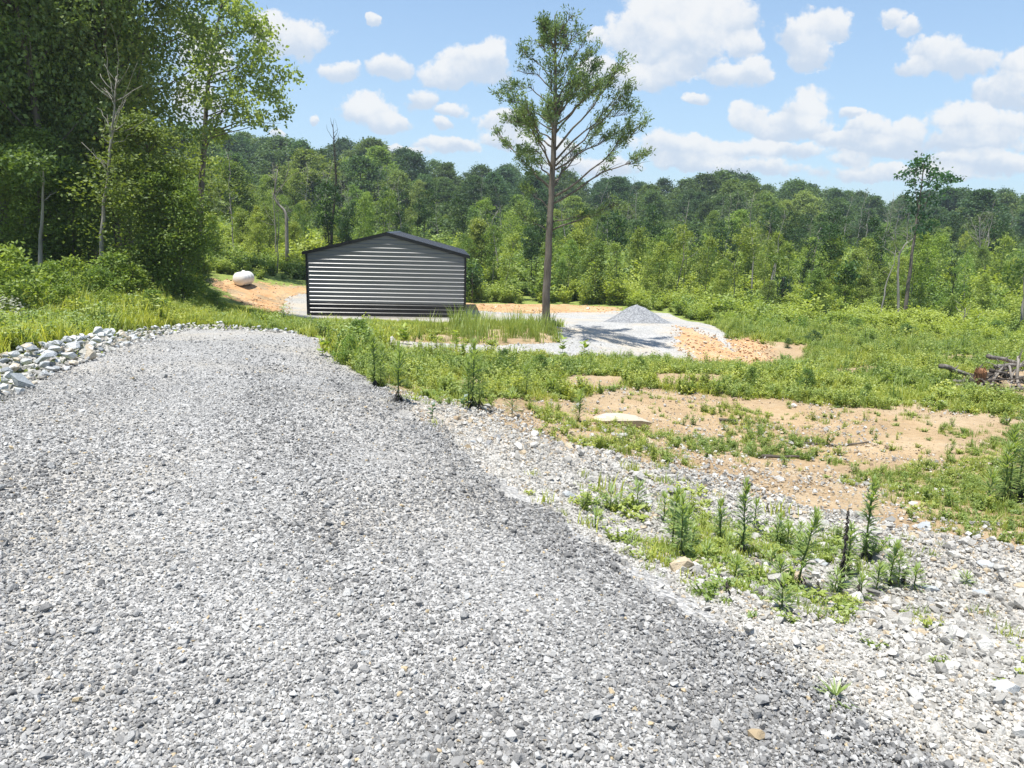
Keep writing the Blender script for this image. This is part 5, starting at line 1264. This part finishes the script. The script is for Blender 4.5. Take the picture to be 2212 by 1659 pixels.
for i, (px, py, top, lab) in enumerate(W):
    kw = dict(seed=i * 3)
    if 'leaning right' in lab: kw['lean'] = (0.06, 0.0)
    if 'bushy' in lab or 'dense' in lab or 'stocky' in lab or 'feathery' in lab: kw['dens'] = 1.4
    if py < 1110: kw['spread'] = 0.14; kw['dens'] = kw.get('dens', 1) * 1.1
    weed(px, py, top, lab, group=GW if py > 1000 and px < 2000 else None, **kw)
for i in range(22):
    px, py = random.uniform(1425, 1990), random.uniform(1095, 1285)
    if py > 1180 + (px - 1425) * 0.3: py -= 70
    third = 'left' if px < 1600 else 'middle' if px < 1790 else 'right'
    weed(px, py, py - random.uniform(35, 80), 'short green horseweed %s in the %s third of the shoulder weeds' % ('in front' if py > 1190 else 'behind', third), group=GW, seed=500 + i * 7, dens=random.uniform(0.6, 1.0))
for px, py, top, lab in [(1818, 1262, 1060, 'tall dead blackened weed stalk hung with withered leaves'), (1859, 1282, 1228, 'short dead black weed before the tallest green one'), (1954, 1258, 1210, 'dead dark weed stub left of the last green weed'), (1774, 1276, 1225, 'bent dead weed left of the blackened stalk'), (1575, 1285, 1240, 'thin dead weed stub below the middle group'), (1660, 1110, 1080, 'tiny dead dark stub among green patches behind the weeds')]:
    weed(px, py, top, lab, 'dead_weed', 'dead weed', alldead=True, spread=0.034, dens=1.0, lean=(-0.02, 0.0), seed=9)

def leafy(seed, h, ls, n, aspect=0.6, up=0.5):
    r = np.random.default_rng(seed); S, Lf = MB(), MB()
    ln = np.array([[0, 0, 0], [r.normal(0, 0.03) * h, 0, h * 0.5], [r.normal(0, 0.06) * h, 0, h]]); S.tube(ln, [0.006 * (0.5 + h), 0.004, 0.002], 5)
    for i in range(n):
        f = r.uniform(0.2, 1); a = along(ln, f); an = i * 2.4; d = unit(np.array([math.cos(an), math.sin(an), up * r.uniform(0.3, 1.6)]))
        Lf.leaves(a[None], d[None], np.array([[0, 0, 1.0]]) + r.normal(0, 0.3, (1, 3)), ls * r.uniform(0.7, 1.2), ls * aspect, float(r.random()))
    return S, Lf
for i, (px, py, top, mt, n, lab) in enumerate([(1550, 1240, 1206, M_LIME, 8, 'lime green sprout at the lower left of the weed group'), (1532, 1238, 1212, M_LIME, 6, 'pale yellow sprout left of the lime one'), (1517, 1258, 1236, M_LIME, 9, 'low round lime sprout nearest the grey road'), (1565, 1208, 1178, M_LIME, 6, 'broad leaved lime sprout under the middle weeds'), (1455, 1165, 1150, M_LIME, 6, 'yellowish sprout at the foot of the leftmost tall weed'),
                                               (934, 905, 872, M_ROUND, 12, 'dark round leaved sapling on white gravel left of the central weed clump'), (1000, 890, 856, M_ROUND, 14, 'dark round leaved bush just left of the central weed clump'), (698, 772, 728, M_LIME, 14, 'lone bright leafed plant on the right road edge near the bend'), (1215, 764, 731, M_LIME, 16, 'lime leafed seedling before the pine near the gravel link'), (1261, 772, 736, M_LIME, 16, 'lime leafed seedling right of the pine on the field edge'),
                                               (1900, 1240, 1205, M_LIME, 14, 'lime leafed low plant between the tallest weeds'), (985, 750, 715, M_LIME, 18, 'lime leafed seedling in the grass before the shed'), (870, 745, 700, M_LIME, 22, 'bright leafy plant left in the grass before the shed')]):
    g = ground_pt(px, py, 0.01); h = (py - top) / FPX * g[1]
    S, Lf = leafy(900 + i, h, max(0.03, h * 0.42), n); e = empty('seedling', g, i); tag(e, lab, 'seedling'); S.build('stem', M_STEM, e, True); Lf.build('leaves', mt, e)

# white flowering plants at the left edge
for i, (px, py, top) in enumerate([(8, 705, 640), (22, 700, 645), (36, 706, 655), (48, 712, 668), (60, 700, 660), (14, 720, 668)]):
    g = ground_pt(px, py, 0.01); h = (py - top) / FPX * g[1]; r = np.random.default_rng(i + 50)
    S, Fl, Lf = MB(), MB(), MB()
    for q in range(16):
        b = np.array([r.normal(0, 0.16) * h * 1.4, r.normal(0, 0.16) * h * 1.4, h * r.uniform(0.7, 1.0)]); S.tube(curve(np.zeros(3), b, 4, 0.1, r), [0.006, 0.005, 0.004, 0.003], 4)
        for w_ in range(4):
            c = b + r.normal(0, 0.05, 3); m_ = 7; an = np.linspace(0, 6.28, m_, endpoint=False)
            A = unit(np.stack([np.cos(an), np.sin(an), np.full(m_, 0.25)], 1)); Fl.leaves(np.repeat(c[None], m_, 0), A, np.tile([0, 0, 1.0], (m_, 1)), 0.03, 0.018, r.random(m_))
        for w_ in range(5):
            c = along(np.array([np.zeros(3), b]), r.uniform(0.15, 0.8)); Lf.leaves(c[None], rdir(1, r), np.array([[0, 0, 1.0]]), 0.09, 0.025, float(r.random()))
    e = empty('fleabane', g); tag(e, 'white flowering plant at the left picture edge, ' + ['tallest leftmost', 'second from left', 'middle', 'fourth from left', 'rightmost', 'lowest'][i], 'wildflower', 'white wildflowers at the left edge')
    S.build('stem', M_STEM, e); Fl.build('blossom', M_PETAL, e); Lf.build('leaves', M_HORSE, e)

# ------------------------------------------------------------------ ground cover
def blades(seed, n, h, spread, w, curl=0.35, mt=None, name='grass tuft'):
    r = np.random.default_rng(seed); mb = MB()
    an = r.uniform(0, 6.28, n); b = r.normal(0, spread, (n, 2)); hh = h * r.uniform(0.5, 1.1, n); cu = curl * r.uniform(0.3, 1.3, n) * hh
    t = r.random(n)
    for i in range(n):
        d = np.array([math.cos(an[i]), math.sin(an[i])]); s = np.array([-d[1], d[0]]) * w * 0.5
        p0 = np.array([*b[i], 0]); p1 = np.array([*(b[i] + d * cu[i] * 0.35), hh[i] * 0.6]); p2 = np.array([*(b[i] + d * cu[i]), hh[i]])
        s3 = np.array([*s, 0]); mb.add([p0 - s3, p0 + s3, p1 + s3 * 0.8, p1 - s3 * 0.8, p2], [(3, 2, 4)], [(0, 1, 2, 3)], t[i])
    return mb.mesh(name, mt)
def bushlet(seed, h, R, ls, n, mt, name, aspect=0.5):
    r = np.random.default_rng(seed); mb = MB()
    for q in range(max(3, n // 14)):
        an = r.uniform(0, 6.28); b = np.array([math.cos(an) * R * r.uniform(0, 0.8), math.sin(an) * R * r.uniform(0, 0.8), h * r.uniform(0.45, 1)])
        mb.tube(np.array([b * [0.2, 0.2, 0], b * [0.6, 0.6, 0.55], b]), [0.006, 0.005, 0.002], 3, 0.2, False)
        m_ = 14; f = r.uniform(0.15, 1.05, m_)[:, None]
        P = b * np.concatenate([0.2 + 0.8 * f, 0.2 + 0.8 * f, f], 1) + r.normal(0, 0.06 * R, (m_, 3))
        A = unit(np.stack([np.cos(np.arange(m_) * 2.4), np.sin(np.arange(m_) * 2.4), r.uniform(-0.2, 0.7, m_)], 1))
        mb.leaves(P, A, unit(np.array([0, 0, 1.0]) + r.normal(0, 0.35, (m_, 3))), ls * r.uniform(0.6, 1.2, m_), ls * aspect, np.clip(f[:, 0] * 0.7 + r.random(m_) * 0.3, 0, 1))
    return mb.mesh(name, mt)
T_GRASS = [blades(i, 26, 0.17, 0.055, 0.010, 0.5, M_GRASS) for i in range(5)]
T_TALL = [blades(20 + i, 22, 0.62, 0.07, 0.014, 0.45, M_GRASS) for i in range(4)]
T_STRAW = [blades(40 + i, 12, 0.045, 0.08, 0.006, 3.0, M_STRAW) for i in range(3)]
T_WEED = [bushlet(60 + i, 0.38, 0.22, 0.055, 154, M_WEED, 'weed') for i in range(5)]
T_LOW = [bushlet(80 + i, 0.09, 0.14, 0.028, 112, M_WEED, 'low weed', 0.6) for i in range(4)]
T_UNDER = [bushlet(90 + i, 1.15, 0.75, 0.15, 420, M_UNDER, 'bush', 0.6) for i in range(6)]

paved = lambda x, y: np.maximum(edge_dist(P_ROAD, x, y), np.maximum(edge_dist(P_PAD, x, y), edge_dist(P_LINK, x, y)))
fp_shed = np.array([(pL[0] - 0.3, pL[1] - 0.4), (pL[0] + SW_ + 0.4, pL[1] + 0.4), (pL[0] + SW_ - 0.6, pL[1] + SL_ + 1.4), (pL[0] - 1.4, pL[1] + SL_ + 0.4)])
def cover(x, y):
    """chance that something green stands here"""
    p = paved(x, y)
    c = green(x, y)
    # sprigs growing through the stones of the shoulder, thick round the tall weeds
    wz = np.exp(-((x - 1.50) / 0.72) ** 2 - ((y - 4.3) / 0.70) ** 2)
    sh = edge_dist(P_SHOULDER, x, y)
    c = np.where(sh > 0.1, np.maximum(0.62 * wz * np.clip((fbm(x, y, 2.2, 93) - 0.42) * 6, 0, 1), 0.04 * (fbm(x, y, 1.3, 94) > 0.58)), c)
    c = np.where(edge_dist(P_SOIL, x, y) > 0, np.maximum(c, np.clip((fbm(x, y, 0.8, 97) - 0.5) * 2.0, 0.015, 0.35)), c)
    return np.where((p > -0.08) | inside(fp_shed, x, y) | inside(P_RIPRAP, x, y), 0, c)
def sow(name, meshes, N, y0, y1, dens, size, label, tintf=None, sink=0.01, **kw):
    x, y = wedge(N, y0, y1, **kw)
    d = dens(x, y); kp = rng.random(len(x)) < d
    x, y = x[kp], y[kp]; n = len(x)
    s = size(x, y) * np.exp(rng.normal(0, 0.25, n))
    s = np.where((x > -0.42 * y) & (x < -2.0) & (y > 22) & (y < 36), s * 0.5, s)
    t = tintf(x, y) if tintf else np.clip(fbm(x, y, 0.5, 95) * 0.9 - 0.1 + rng.normal(0, 0.18, n), 0, 1)
    thin_r = (x > -0.1 * y) & (y < 13.5) & (edge_dist(P_GREEN1, x, y) < 0)
    s = np.where(thin_r, s * np.where(edge_dist(P_SHOULDER, x, y) > 0, 0.8, 0.55), s)
    scatter(name, meshes, np.stack([x, y, hgt(x, y) - sink], 1), rot_flat(n, 0.12), s, np.clip(t, 0, 1), label)
    print(name, n)
left_bank = lambda x, y: (x < -2.5 - 0.0 * y) & (y > 6)
bright = lambda x, y: np.clip(fbm(x, y, 0.5, 95) * 0.9 - 0.05 + 0.25 * left_bank(x, y) + rng.normal(0, 0.18, len(x)), 0, 1)
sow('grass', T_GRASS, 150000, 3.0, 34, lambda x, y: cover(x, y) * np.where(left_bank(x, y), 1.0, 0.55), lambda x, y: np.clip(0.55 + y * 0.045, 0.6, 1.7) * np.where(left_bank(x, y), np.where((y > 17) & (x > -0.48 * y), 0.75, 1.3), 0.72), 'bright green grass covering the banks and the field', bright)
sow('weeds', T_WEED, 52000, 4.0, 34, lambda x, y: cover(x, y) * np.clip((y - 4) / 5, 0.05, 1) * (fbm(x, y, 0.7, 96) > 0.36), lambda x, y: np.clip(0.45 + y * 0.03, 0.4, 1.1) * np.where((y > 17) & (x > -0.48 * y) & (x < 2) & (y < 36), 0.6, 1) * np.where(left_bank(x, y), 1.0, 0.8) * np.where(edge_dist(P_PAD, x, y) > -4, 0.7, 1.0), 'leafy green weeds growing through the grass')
sow('ground_cover', T_LOW, 60000, 2.6, 26, lambda x, y: cover(x, y) * 0.8, lambda x, y: np.clip(0.6 + y * 0.05, 0.6, 1.6), 'low leafy plants creeping over soil and stones')
sow('straw', T_STRAW, 24000, 3.2, 22, lambda x, y: np.where(edge_dist(P_SOIL, x, y) > -1.2, 0.16, 0.05) * (paved(x, y) < -0.1), lambda x, y: np.clip(0.6 + y * 0.04, 0.6, 1.5), 'dry straw lying on the bare soil')
def tallg(x, y):
    st = (x > -7.5) & (x < 1.6) & (y > 18.6) & (y < 24.5) & (edge_dist(P_PAD, x, y) < -0.1)
    ss = np.where((x > -3) & (y > 20.5), 0.75, 0.30)
    rightg = (x > 0) & (y < 20)
    return np.where(paved(x, y) > -0.15, 0, np.where(st, ss, np.where(rightg, 0.04 * cover(x, y), 0.12 * cover(x, y))))
sow('tall_grass', T_TALL, 16000, 5.0, 32, tallg, lambda x, y: np.clip(0.6 + 0.02 * y, 0.6, 1.15) * np.where((y > 18) & (y < 25), np.where(x > -2.6, 0.85, 0.45), 0.7), 'tall coarse grass in tufts', lambda x, y: rng.uniform(0.0, 0.45, len(x)))
def under(x, y): return np.where((x > -0.42 * y) & (x < -2) & (y < 41.5) | (paved(x, y) > -0.6) | (edge_dist(P_ORANGE, x, y) > -0.5) | (edge_dist(P_ORANGE_L, x, y) > -0.5) | (edge_dist(P_TRACK, x, y) > -0.3) | inside(fp_shed, x, y), 0, np.clip((y - 24) / 14, 0.10, 1)) * np.where((x < 2) & (y < 47) & (x > -16), 0.12, 1)
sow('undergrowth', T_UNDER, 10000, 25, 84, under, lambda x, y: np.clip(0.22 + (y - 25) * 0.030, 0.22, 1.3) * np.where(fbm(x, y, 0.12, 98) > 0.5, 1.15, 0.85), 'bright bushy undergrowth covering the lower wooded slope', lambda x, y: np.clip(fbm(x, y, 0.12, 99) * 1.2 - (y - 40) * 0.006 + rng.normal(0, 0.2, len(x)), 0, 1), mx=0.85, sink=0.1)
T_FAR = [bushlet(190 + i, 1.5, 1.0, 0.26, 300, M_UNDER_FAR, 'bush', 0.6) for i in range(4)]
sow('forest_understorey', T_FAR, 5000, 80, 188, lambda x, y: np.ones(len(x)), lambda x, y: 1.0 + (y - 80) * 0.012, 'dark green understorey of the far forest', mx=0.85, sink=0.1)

# ------------------------------------------------------------------ the air itself
mb = MB(); mb.box((-720, -320, -14), (720, 720, 34))
hzb = mb.build('haze', hm); tag(hzb, 'pale summer haze over the whole valley', kind='stuff')
